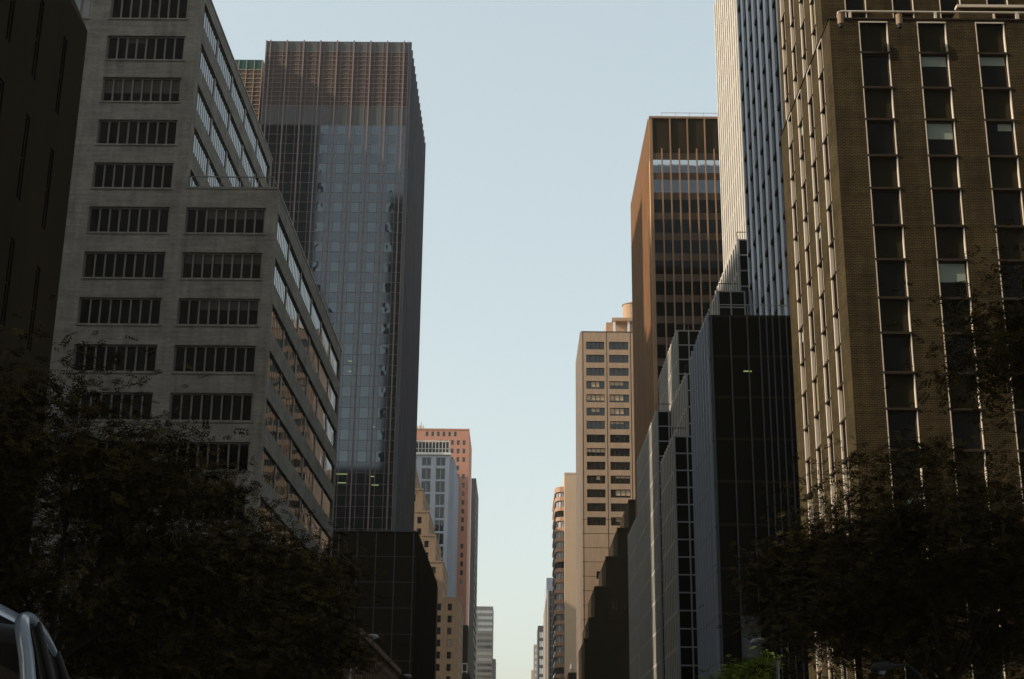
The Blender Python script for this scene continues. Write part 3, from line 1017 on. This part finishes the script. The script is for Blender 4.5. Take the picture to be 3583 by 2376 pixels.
for k in range(11): mb.box(22.2 + 2.2 * k, 22.26 + 2.2 * k, 203, 203.06, T, T + 2.0)
mb.box(22.2, 45, 203, 203.06, T + 1.95, T + 2.02); mb.box(22.2, 45, 203, 203.06, T + 1.2, T + 1.26)
mb.box(31, 32.5, 202.5, 204, T + 0.3, T + 1.4)
B.part("roof_railing", mb, M['galv'])
B.finish()

# ---- black stepped building
B = Bld("black_stepped_building", "unlit black building stepping down toward the avenue in front of the brown concrete tower", (24, 300, 0))
mb = MB()
st = [(23.2, 58.7), (20.75, 52.7), (18.3, 46.7), (15.9, 40.5), (14.65, 34.2), (13.75, 30)]
zb = 0
for i, (x, z) in enumerate(st[::-1]):
    simple_walls(mb, x, 40, 290 + 0.4 * i, 318, zb, z); zb = z
    front(x, 290 + 0.4 * i).box(mb, -0.1, 4, z - 0.4, z + 0.15, -0.2, 0.12)
    for k in range(4): front(x, 290 + 0.4 * i).box(mb, 0.9 + 1.6 * k, 1.1 + 1.6 * k, zb if i == 0 else z - 6, z - 0.4, 0, 0.05)
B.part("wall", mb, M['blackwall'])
f = front(18.3, 290.8)
for k in range(3):
    for j in range(3): B.win(f, 1.0 + 1.8 * j, 2.2 + 1.8 * j, 36 - 3.4 * k, 37.8 - 3.4 * k, 0.03, M['gl'], 1, 2, 0.08, 0.05, M['bronze'])
B.finish()

# ---- brown concrete building
B = Bld("brown_concrete_building", "brown concrete block with two columns of wide windows and a plant room on the roof", (24, 348, 0))
f = front(15.5, 335); W = 14.5; T = 109.3
ops = []
for k in range(14):
    zt = 106.7 - 3.36 * k
    ops += [(1.2, 5.65, zt - 2.0, zt), (6.85, 11.6, zt - 2.0, zt)]
for zt in (50.2, 46.8, 43.4): ops += [(3.3, 5.0, zt - 1.8, zt), (5.6, 7.4, zt - 1.8, zt)]
mb = MB(); f.wall(mb, 0, W, 0, T, ops, 0.35)
simple_walls(mb, 15.5, 30, 335, 361, 0, T, skip=('f', 'w'))
B.part("wall", mb, M['precast'])
mb = MB(); wv = west(15.5, 361)
wo = [(1 + 3.1 * j, 3.3 + 3.1 * j, 106.7 - 3.36 * k - 2.2, 106.7 - 3.36 * k) for j in range(8) for k in range(31)]
wv.wall(mb, 0, 26, 0, T, wo, 0.3)
for k in range(9): wv.box(mb, 0.3 + 3.1 * k, 0.75 + 3.1 * k, 0, T, 0, 0.35)
B.part("side_wall", mb, M['precastl'])
mb = MB()
for u in (0.38, 6.25, 12.1): f.box(mb, u - 0.08, u + 0.08, 0, T, 0, 0.012)
f.box(mb, 0, W, T - 0.12, T + 0.1, -0.2, 0.04)
for k in range(16): f.box(mb, 0, W, 62.4 - 3.36 * k, 62.5 - 3.36 * k, 0, 0.012)
B.part("joint", mb, M['rustdark'])
rn = random.Random(5)
for o in ops:
    n = 4
    bl = None
    q = rn.random()
    if q < 0.5: bl = (rn.choice((0, 0.22, 0.5)), rn.choice((0.72, 1.0)), rn.choice((0.5, 0.9, 1.4)), M['tan'])
    B.win(f, *o, -0.3, M['gl'], n, 1, 0.13, 0.08, M['bronze'], bl)
for o in wo: B.win(wv, *o, -0.25, M['gl'])
mb = MB(); mb.box(22.2, 34, 343, 356, T, 114.4); mb.box(23.6, 34, 341.5, 357, 114.4, 115.2)
B.part("plant_room", mb, M['precast'])
mb = MB()
for x, y in ((23.9, 341.8), (27.5, 341.8), (31, 341.8)): mb.box(x, x + 0.6, y, y + 0.6, T, 114.4)
B.part("post", mb, M['white'])
mb = MB(); mb.tube([(29.3, 348, 115.2), (29.3, 348, 120.6)], 2.5, 20); B.part("water_tank", mb, M['wood'])
mb = MB(); mb.tube([(29.3, 348, 120.6), (29.3, 348, 121.8)], [2.7, 0.2], 20); B.part("tank_roof", mb, M['wood'])
B.finish()

# ---- tan slab, with rounded bay tower
B = Bld("tan_slab_building", "plain windowless tan slab, sunlit on top and shaded below", (18, 460, 0))
mb = MB(); mb.box(15.2, 30, 450, 470, 0, 98.4)
front(15.2, 450).box(mb, -0.02, 14.8, 98.1, 98.6, -0.2, 0.05)
B.part("wall", mb, M['tan'])
mb = MB(); mb.box(19.4, 21, 448.5, 449.9, 98.4, 100.4); B.part("vent_stack", mb, M['galv'])
B.finish()
B = Bld("rounded_bay_building", "orange brick apartment building with rounded window bays beside the tan slab", (15, 478, 0))
def bay(z0, z1, r, mb):
    pts = [(15.15 - 2.45 + 0.0, 500), (12.7, 476)]
    pts = [(15.18, 455.2), (14.2, 455.4), (13.3, 456.3), (12.75, 458.0), (12.65, 462), (12.65, 490)]
    cx, cy = 16, 470
    P = [(x + (r if x < 15 else 0) * 0 - r * (1 if x < 15.1 else 0), y - r) for x, y in pts]
    for i in range(len(P) - 1):
        a, c = P[i], P[i + 1]
        L = math.hypot(a[0] - c[0], a[1] - c[1])
        mb.quad([(c[0], c[1], z0), (a[0], a[1], z0), (a[0], a[1], z1), (c[0], c[1], z1)], [(0, z0), (L, z0), (L, z1), (0, z1)])
    top = [(x, y, z1) for x, y in P] + [(15.18, 490, z1)]
    mb.quad(top[::-1])
    mb.quad([(x, y, z0) for x, y, _ in top])
sp = MB()
nfl = 29
for k in range(nfl):
    z1 = 95 - 3.3 * k
    bay(z1 - (1.7 if k == 0 else 1.25), z1, 0.35, sp)
B.part("spandrel", sp, M['orange'])
for k in range(nfl):
    z1 = 95 - 3.3 * k - (1.7 if k == 0 else 1.25)
    z0 = 95 - 3.3 * (k + 1)
    g = MB(); bay(z0 - 0.0, z1, 0.0, g)
    o = B.part("window", g, M['glpale'] if k % 5 != 2 else M['glr'])
    fm = MB()
    for x, y in ((15.0, 455.15), (14.2, 455.3), (13.3, 456.2), (12.68, 457.9), (12.6, 461)):
        fm.box(x - 0.07, x + 0.07, y - 0.1, y + 0.04, z0 + 0.01, z1 - 0.01)
    fm.build("mullion", M['darkmet'], o)
B.finish()

# ---- glass tower further on
B = Bld("dark_grid_tower", "slender dark gridded glass tower with a pale avenue edge, beyond the rounded bays", (18, 750, 0))
f = front(15.5, 695)
mb = MB(); simple_walls(mb, 15.5, 26, 695, 800, 0, 93.2)
B.part("wall", mb, M['glb'])
mb = MB(); wv = west(15.5, 800)
for k in range(36): wv.box(mb, 3 * k, 3 * k + 1.6, 0, 93.3, 0, 0.25)
wv.box(mb, 0, 105, 92.6, 93.4, 0, 0.3)
f.box(mb, -0.05, 0.6, 0, 93.3, 0, 0.2)
B.part("pier", mb, M['precastl'])
mb = MB()
for k in range(8): f.box(mb, 1.2 * k + 0.55, 1.2 * k + 0.68, 0, 93.2, 0, 0.15)
for k in range(28): f.box(mb, 0.6, 10.4, 93.2 - 3.3 * k - 0.15, 93.2 - 3.3 * k, 0, 0.1)
B.part("mullion", mb, M['greyfin'])
mb = MB(); mb.box(15.6, 30, 735, 795, 93.3, 105); mb.box(18.2, 19.6, 733.5, 735, 93.3, 100)
B.part("plant_room", mb, M['stone'])
B.finish()

B = Bld("white_window_building", "distant narrow building with a dark frame round bright white windows", (17, 1030, 0))
f = front(15.5, 1018)
mb = MB(); ops = [(1.0, 3.9, 107 - 6.2 * k - 4.4, 107 - 6.2 * k) for k in range(17)]
f.wall(mb, 0, 6, 0, 111.2, ops, 0.3); simple_walls(mb, 15.5, 21.5, 1018, 1060, 0, 111.2, skip=('f',))
B.part("wall", mb, M['darkmet'])
for o in ops: B.win(f, *o, -0.25, M['white'], 2, 1, 0.25, 0.1, M['greymet'])
B.finish()
B = Bld("pink_far_building", "farthest pinkish white building at the right edge of the sky gap", (17, 1250, 0))
f = front(15.4, 1237)
mb = MB(); ops = [(0.5, 3.6, 116 - 5.2 * k - 3.2, 116 - 5.2 * k) for k in range(22)]
f.wall(mb, 0, 8, 0, 119, ops, 0.3); simple_walls(mb, 15.4, 23.4, 1237, 1270, 0, 119, skip=('f',))
mb.box(13.5, 15.4, 1240, 1268, 0, 98)
B.part("wall", mb, M['precastl'])
for o in ops: B.win(f, *o, -0.25, M['white'], 2, 1, 0.2, 0.1, M['precastl'])
B.finish()
B = Bld("spire_building", "small dark roofed building carrying a pale pointed lantern below the tan slab", (18, 446, 0))
mb = MB(); mb.box(15.9, 26, 438, 449, 0, 34.8)
for k in range(5): mb.box(16.3 + 1.2 * k, 16.4 + 1.2 * k, 437.8, 438, 0, 34.6)
B.part("wall", mb, M['rustdark'])
mb = MB(); mb.box(16.3, 17.7, 439, 440.4, 34.8, 36.0); mb.tube([(17.0, 439.7, 36), (17.0, 439.7, 37.2)], [0.62, 0.45], 8); mb.tube([(17.0, 439.7, 37.2), (17.0, 439.7, 39.0)], [0.45, 0.05], 8)
B.part("lantern", mb, M['precastl'])
B.finish()

# ================================================================== unseen blocks added to shape shade and reflections
def shade(name, label, x0, x1, y0, y1, h):
    B = Bld(name, label, ((x0 + x1) / 2, (y0 + y1) / 2, 0))
    mb = MB(); simple_walls(mb, x0, x1, y0, y1, 0, h)
    for f_, L in ((front(x0, y0), x1 - x0), (east(x1, y0), y1 - y0)):
        for k in range(int(h / 3.6)): f_.box(mb, 0.3, L - 0.3, 3.6 * k + 2.2, 3.6 * k + 3.5, 0, 0.12)
    B.part("wall", mb, M['shadebld'])
shade("added_shade_tower", "unseen tall grey tower added to shade the office block and blue pier tower", -127, -113, 70, 105, 186)  # first of a row of blocks added to carve sun strips and shade
shade("added_low_shade_block", "unseen broad grey block added to shade the left row of trees", -127, -113, -10, 69.5, 86)
shade("added_mid_shade_block", "unseen grey block added to shade the terraces of the white fin building", -127, -113, 105.5, 132.5, 139)
shade("added_rear_shade_tower", "unseen grey tower added to shade the front of the rust tower", -127, -113, 138.5, 173.6, 169)
shade("added_rear_shade_step", "unseen lower grey step added to shade the lower part of the rust tower", -127, -113, 173.8, 184, 150)
shade("added_shade_slab", "unseen narrow grey slab added to shade the upper left of the bronze tower", -127, -113, 189, 196, 158.5)
shade("added_shade_slab_step", "unseen lower grey step added to shade the right of the bronze tower front", -127, -113, 184.2, 188.8, 152.5)
shade("added_corner_shade_block", "unseen lower grey block added to the row of shading blocks", -127, -113, 197, 262, 118)
shade("added_end_shade_block", "unseen grey block added to shade the black stepped building", -127, -113, 262.5, 276, 147)
shade("hidden_low_shade_block", "hidden grey block added to shade the lower tiers of the stepped buff building", -127, -113, 360, 392, 113)  # hidden blocks from here are added to shade the far towers
shade("hidden_tall_shade_block", "hidden tall grey block added to shade the lower part of the tan slab", -127, -113, 422, 446, 137)
shade("hidden_near_shade_block", "hidden narrow grey block added to shade the pier tower", -75, -62, 437, 449, 128)
shade("hidden_mid_shade_block", "hidden grey block added to shade the lower part of the red brick tower", -127, -113, 452, 490, 134)
shade("reflection_tower", "unseen slim grey tower behind the viewer, added for the reflection in the bronze tower", -46.5, -20, -100, -60, 204)  # added for the skyline mirrored in the bronze tower
shade("reflection_wide_tower", "unseen wide grey tower behind the viewer, added for the reflection in the bronze tower", -122, -79, -100, -60, 250)
shade("reflection_step_block", "unseen grey setback block behind the viewer, added to step the reflected skyline", -78.8, -72, -100, -63, 172)
shade("added_right_block", "unseen tall grey block behind the viewer, added to darken reflections on the right", 15.5, 140, -90, -8, 168)  # added to dim the brick panes and bound the rust tower reflection
shade("reflection_low_block", "unseen grey block behind the viewer, added as the foot of the reflected skyline", -71.8, -46.7, -100, -62, 105)

# ================================================================== trees
def make_tree(name, label, x, y, h, r, zb, seed, nf, size, lm, group="street trees along the avenue", shape=1.0, lean=(0, 0)):
    rg = np.random.default_rng(seed)
    root = bpy.data.objects.new(name, None); root.location = (x, y, 0.13); link(root)
    root["label"] = label; root["category"] = "tree"
    if group: root["group"] = group
    tr = MB()
    top = np.array([x + lean[0] * .4, y + lean[1] * .4, zb + 0.8])
    tr.tube([(x, y, 0.1), (x + 0.05, y, zb * 0.5), tuple(top)], [0.2, 0.15, 0.13], 10)
    centres = []
    nl = 9
    for i in range(nl):
        a = 2 * math.pi * i / nl + rg.uniform(-.3, .3)
        rr = r * rg.uniform(0.55, 0.9); zz = zb + (h - zb) * rg.uniform(0.25, 0.85)
        end = np.array([x + lean[0] + rr * math.cos(a), y + lean[1] + rr * math.sin(a), zz])
        mid = top * 0.5 + end * 0.5 + np.array([0, 0, 0.5])
        tr.tube([tuple(top), tuple(mid), tuple(end)], [0.09, 0.055, 0.018], 6)
        for q in range(4):
            s_ = rg.uniform(0.4, 1.0)
            base = mid * (1 - s_) + end * s_
            d = rg.normal(0, 1, 3) * np.array([1, 1, 0.45]); d /= np.linalg.norm(d)
            tip = base + d * r * 0.4
            tr.tube([tuple(base), tuple(base * .5 + tip * .5 + np.array([0, 0, .15])), tuple(tip)], [0.03, 0.02, 0.008], 5)
            centres.append(tip); centres.append(base)
    tr.build("trunk", M['bark'], root, smooth=True)
    c2 = []
    for _ in range(int(34 * shape)):
        d = rg.normal(0, 1, 3); d /= np.linalg.norm(d)
        q = rg.uniform(0.25, 1.0) ** 0.5
        c2.append([x + lean[0] + d[0] * r * q, y + lean[1] + d[1] * r * q, (zb + h) / 2 + d[2] * (h - zb) / 2 * q * 0.92])
    cs = np.array(centres + c2)
    idx = rg.integers(0, len(cs), nf)
    sig = rg.uniform(0.45, 0.95, len(cs))[idx][:, None]
    pos = cs[idx] + rg.normal(0, 1, (nf, 3)) * np.array([1, 1, 0.55]) * sig * r / 4.2
    pos[:, 2] = np.clip(pos[:, 2], zb - 0.8, h + 0.3)
    # frond: rachis with leaflet pairs
    d = rg.normal(0, 1, (nf, 3)); d[:, 2] = d[:, 2] * 0.35 - 0.25
    d /= np.linalg.norm(d, axis=1)[:, None]
    up = np.tile(np.array([0, 0, 1.0]), (nf, 1)) + rg.normal(0, .5, (nf, 3))
    sd_ = np.cross(d, up); sd_ /= np.linalg.norm(sd_, axis=1)[:, None]
    Lf = size * rg.uniform(0.7, 1.25, nf)[:, None]
    npair = 5
    vs = []
    for j in range(npair):
        t = (j + 0.6) / npair
        for sg in (-1, 1):
            base = pos + d * Lf * t
            dirv = sd_ * sg + d * 0.45
            dirv = dirv / np.linalg.norm(dirv, axis=1)[:, None]
            ll = Lf * 0.36 * (1 - 0.35 * abs(t - 0.45))
            wv_ = d * Lf * 0.085
            midp = base + dirv * ll * 0.5 + rg.normal(0, 0.012, (nf, 3))
            tip = base + dirv * ll - np.array([0, 0, 1]) * ll * 0.12
            vs.append(np.stack([base, midp - wv_, tip, midp + wv_], axis=1))
    V = np.concatenate(vs, axis=0).reshape(-1, 3) - np.array([x, y, 0.13])
    nq = len(V) // 4
    me = bpy.data.meshes.new("crown")
    me.vertices.add(len(V)); me.vertices.foreach_set("co", V.astype(np.float32).ravel())
    me.loops.add(nq * 4); me.loops.foreach_set("vertex_index", np.arange(nq * 4, dtype=np.int32))
    me.polygons.add(nq)
    me.polygons.foreach_set("loop_start", np.arange(0, nq * 4, 4, dtype=np.int32))
    me.polygons.foreach_set("loop_total", np.full(nq, 4, dtype=np.int32))
    me.update(calc_edges=True)
    me.materials.append(lm)
    o = bpy.data.objects.new("crown", me); link(o); o.parent = root
    return root

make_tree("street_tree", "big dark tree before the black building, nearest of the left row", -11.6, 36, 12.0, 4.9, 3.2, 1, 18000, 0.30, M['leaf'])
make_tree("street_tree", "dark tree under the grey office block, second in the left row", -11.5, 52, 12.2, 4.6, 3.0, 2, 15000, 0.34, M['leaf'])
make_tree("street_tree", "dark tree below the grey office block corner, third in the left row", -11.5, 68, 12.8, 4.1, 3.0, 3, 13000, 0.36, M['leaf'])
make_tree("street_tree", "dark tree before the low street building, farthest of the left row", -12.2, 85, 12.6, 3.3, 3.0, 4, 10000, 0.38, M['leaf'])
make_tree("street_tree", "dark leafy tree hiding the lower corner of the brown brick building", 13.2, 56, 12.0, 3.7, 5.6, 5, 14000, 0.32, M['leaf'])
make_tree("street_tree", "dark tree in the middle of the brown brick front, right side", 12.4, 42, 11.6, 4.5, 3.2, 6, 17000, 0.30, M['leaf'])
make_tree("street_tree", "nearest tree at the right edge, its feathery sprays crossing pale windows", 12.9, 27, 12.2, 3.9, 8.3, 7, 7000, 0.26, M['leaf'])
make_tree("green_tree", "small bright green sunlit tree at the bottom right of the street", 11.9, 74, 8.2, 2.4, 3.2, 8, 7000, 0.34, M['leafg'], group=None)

# ================================================================== street furniture
def street_lamp(x, y, h, arm, label, dy=0.0, head='galv'):
    o = bpy.data.objects.new("street_lamp", None); o.location = (x, y, 0.13); link(o)
    o["label"] = label; o["category"] = "street lamp"; o["group"] = "street lamps"
    mb = MB(); mb.tube([(x, y, 0.13), (x, y, h * 0.6), (x, y, h)], [0.11, 0.09, 0.06], 12); mb.build("pole", M['galv'], o, smooth=False)
    mb = MB(); mb.tube([(x, y, 0.13), (x, y, 0.7)], [0.2, 0.14], 12); mb.build("base", M['darkmet'], o)
    mb = MB()
    s = 1 if arm > 0 else -1
    mb.tube([(x, y, h - 0.15), (x + arm * .25, y + dy * .25, h + 0.45), (x + arm * .6, y + dy * .6, h + 0.7), (x + arm, y + dy, h + 0.66)], [0.05, 0.045, 0.04, 0.035], 8)
    mb.build("arm", M['darkmet'], o, smooth=True)
    mb = MB()
    mb.tube([(x + arm - 0.1 * s, y + dy, h + 0.68), (x + arm + 0.15 * s, y + dy, h + 0.66), (x + arm + 0.45 * s, y + dy, h + 0.6), (x + arm + 0.6 * s, y + dy, h + 0.56)], [0.06, 0.13, 0.14, 0.05], 10)
    hd = mb.build("lamp_head", M[head], o, smooth=True)
    mb = MB(); mb.tube([(x + arm + 0.3 * s, y + dy, h + 0.52), (x + arm + 0.3 * s, y + dy, h + 0.44)], [0.12, 0.07], 10); mb.build("lens", M['lens'], hd)
street_lamp(10.9, 60.5, 6.6, -0.5, "grey street lamp beside the small bright green tree")
street_lamp(-10.9, 96, 10.2, 1.2, "grey street lamp rising before the low street building's cornice")
street_lamp(-10.9, 128, 10.0, 1.2, "grey street lamp at the far end of the low street building")
street_lamp(10.75, 38, 3.75, -0.9, "short dark lamp in front of the brown brick corner, lower right", head='darkmet')

# ================================================================== silver van, lower left
def van():
    o = bpy.data.objects.new("silver_van", None)
    o.location = (-4.05, 9.5, 0.0); o.rotation_euler = (0, 0, R(10)); link(o)
    o["label"] = "silver grey van at the lower left corner, dark windows under a rounded roof edge"; o["category"] = "van"
    paint = mat("silver_paint", (0.22, 0.28, 0.37), 0.2, ior=2.3, metal=0.0, var=0.04)
    gls = glass("car_glass", (0.012, 0.010, 0.006), 1.3, 0.03, wav=0)
    S = Vector((1.05, 1.05, 1.3))
    def add(mb, name, m, parent=None, smooth=True):
        mb.v = [(p[0] * S.x, p[1] * S.y, p[2] * S.z) for p in mb.v]
        return mb.build(name, m, parent or o, smooth=smooth, local=True, weld=smooth)
    def catmull(P, n=6):
        P = [Vector(p) for p in P]
        P = [P[0] * 2 - P[1]] + P + [P[-1] * 2 - P[-2]]
        out = []
        for i in range(1, len(P) - 2):
            for k in range(n):
                t = k / n
                out.append(0.5 * ((2 * P[i]) + (P[i + 1] - P[i - 1]) * t + (2 * P[i - 1] - 5 * P[i] + 4 * P[i + 1] - P[i + 2]) * t * t + (3 * P[i] - P[i - 1] - 3 * P[i + 1] + P[i + 2]) * t ** 3))
        out.append(P[-2])
        return out
    def sec(y, wlow, wbelt, zbelt, ztop, crown):
        h = [(wlow * 0.92, 0.24), (wlow, 0.36), (wbelt, zbelt * 0.72), (wbelt * 0.985, zbelt - 0.05), (wbelt * 0.94, ztop - crown * 0.4), (wbelt * 0.6, ztop - crown * 0.08), (0, ztop)]
        return [(x, y, z) for x, z in h] + [(-x, y, z) for x, z in h[-2::-1]]
    body = [sec(-2.0, 0.62, 0.66, 0.55, 0.62, 0.05), sec(-1.9, 0.84, 0.86, 0.74, 0.80, 0.06), sec(-1.55, 0.93, 0.94, 0.92, 0.98, 0.07), sec(-1.05, 0.97, 0.98, 1.04, 1.08, 0.06),
            sec(-0.6, 0.98, 0.99, 1.07, 1.08, 0.03), sec(0.8, 0.98, 0.99, 1.08, 1.09, 0.03), sec(2.2, 0.97, 0.97, 1.08, 1.09, 0.03), sec(2.45, 0.92, 0.92, 1.05, 1.07, 0.05), sec(2.52, 0.8, 0.8, 0.98, 1.02, 0.1)]
    mb = MB()
    for i in range(len(body) - 1):
        p, q = body[i], body[i + 1]
        for k in range(len(p) - 1): mb.quad([p[k], p[k + 1], q[k + 1], q[k]])
    mb.quad(body[0][::-1]); mb.quad(body[-1])
    add(mb, "body", paint)
    rail = catmull([(0.97, -1.0, 1.05), (0.945, -0.80, 1.26), (0.87, -0.62, 1.52), (0.79, -0.42, 1.70), (0.75, 0.05, 1.775), (0.73, 0.7, 1.775), (0.74, 1.35, 1.70), (0.77, 1.85, 1.56), (0.82, 2.2, 1.36), (0.92, 2.42, 1.06)], 7)
    top = [p for p in rail if -0.45 < p.y < 1.9]
    fr = [p for p in rail[:24] if p.y <= -0.40]
    rr = [p for p in rail if p.y > 1.8]
    mb = MB()
    for i in range(len(top) - 1):
        p, q = top[i], top[i + 1]
        n = 8
        for k in range(n):
            s0, s1 = 1 - 2 * k / n, 1 - 2 * (k + 1) / n
            f_ = lambda c, s_: (c.x * s_, c.y, c.z + 0.17 * (1 - s_ * s_))
            mb.quad([f_(p, s0), f_(p, s1), f_(q, s1), f_(q, s0)])
    add(mb, "roof", paint)
    for nm, seq, bow in (("windscreen", fr, -0.14), ("rear_window", rr, 0.08)):
        mb = MB()
        for i in range(len(seq) - 1):
            p, q = seq[i], seq[i + 1]
            n = 10
            for k in range(n):
                s0, s1 = 1 - 2 * k / n, 1 - 2 * (k + 1) / n
                f_ = lambda c, s_: (c.x * s_, c.y + bow * (1 - s_ * s_), c.z + 0.03 * (1 - s_ * s_))
                mb.quad([f_(p, s0), f_(p, s1), f_(q, s1), f_(q, s0)])
        add(mb, nm, gls)
    for sg in (1, -1):
        mb = MB()
        mb.tube([(sg * p.x, p.y, p.z) for p in rail], [0.046 if p.y < -0.3 else 0.036 for p in rail], 12)
        add(mb, "roof_rail", paint)
        mb = MB()
        for i in range(len(rail) - 1):
            p, q = rail[i], rail[i + 1]
            for k in range(5):
                t0, t1 = k / 5, (k + 1) / 5
                def g(c, t):
                    b0 = Vector((0.965, c.y, 1.05)); e_ = Vector((c.x + 0.012, c.y, max(c.z, 1.055)))
                    v_ = b0.lerp(e_, t); v_.x += 0.035 * math.sin(math.pi * t) * min(1, (e_.z - 1.05) / 0.5)
                    return (sg * v_.x, v_.y, v_.z)
                f4 = [g(p, t0), g(q, t0), g(q, t1), g(p, t1)]
                mb.quad(f4 if sg > 0 else f4[::-1])
        add(mb, "side_window", gls)
        for y, x1, z1 in ((0.35, 0.755, 1.775), (1.4, 0.76, 1.69)):
            mb = MB(); mb.tube([(sg * 0.985, y, 1.04), (sg * 0.915, y, 1.42), (sg * x1, y, z1)], 0.035, 8)
            add(mb, "door_pillar", M['black'])
        mb = MB(); mb.tube([(sg * 0.99, -0.70, 1.08), (sg * 1.07, -0.70, 1.10), (sg * 1.16, -0.69, 1.10)], [0.03, 0.075, 0.06], 10); add(mb, "wing_mirror", paint)
        mb = MB(); mb.tube([(sg * 0.45, -1.97, 0.68), (sg * 0.62, -1.96, 0.69), (sg * 0.80, -1.86, 0.70)], [0.035, 0.06, 0.04], 10); add(mb, "headlight", M['lens'])
        for y in (-1.25, 1.6):
            mb = MB(); mb.tube([(sg * 0.78, y, 0.26), (sg * 1.0, y, 0.26)], 0.30, 24); wh = add(mb, "wheel", M['black'], smooth=False)
            mb = MB(); mb.tube([(sg * 0.95, y, 0.26), (sg * 1.012, y, 0.26)], 0.18, 16); add(mb, "rim", M['galv'], wh, smooth=False)
    mb = MB(); mb.box(-0.45, 0.45, -2.03, -1.9, 0.42, 0.56); add(mb, "grille", M['black'], smooth=False)
van()

# ------------------------------------------------------------------ summer haze
b = MB(); b.box(-3010, 3010, -3010, 6010, -2.0, 260)
hz = bpy.data.materials.new("haze"); hz.use_nodes = True
ht = hz.node_tree
for n_ in list(ht.nodes):
    if n_.type != 'OUTPUT_MATERIAL': ht.nodes.remove(n_)
pv = ht.nodes.new("ShaderNodeVolumePrincipled")
pv.inputs["Color"].default_value = (0.95, 0.93, 0.90, 1)
pv.inputs["Density"].default_value = 0.00012
pv.inputs["Anisotropy"].default_value = 0.3
ht.links.new(pv.outputs[0], ht.nodes["Material Output"].inputs["Volume"])
hz_o = b.build("haze", hz)
hz_o["kind"] = "stuff"
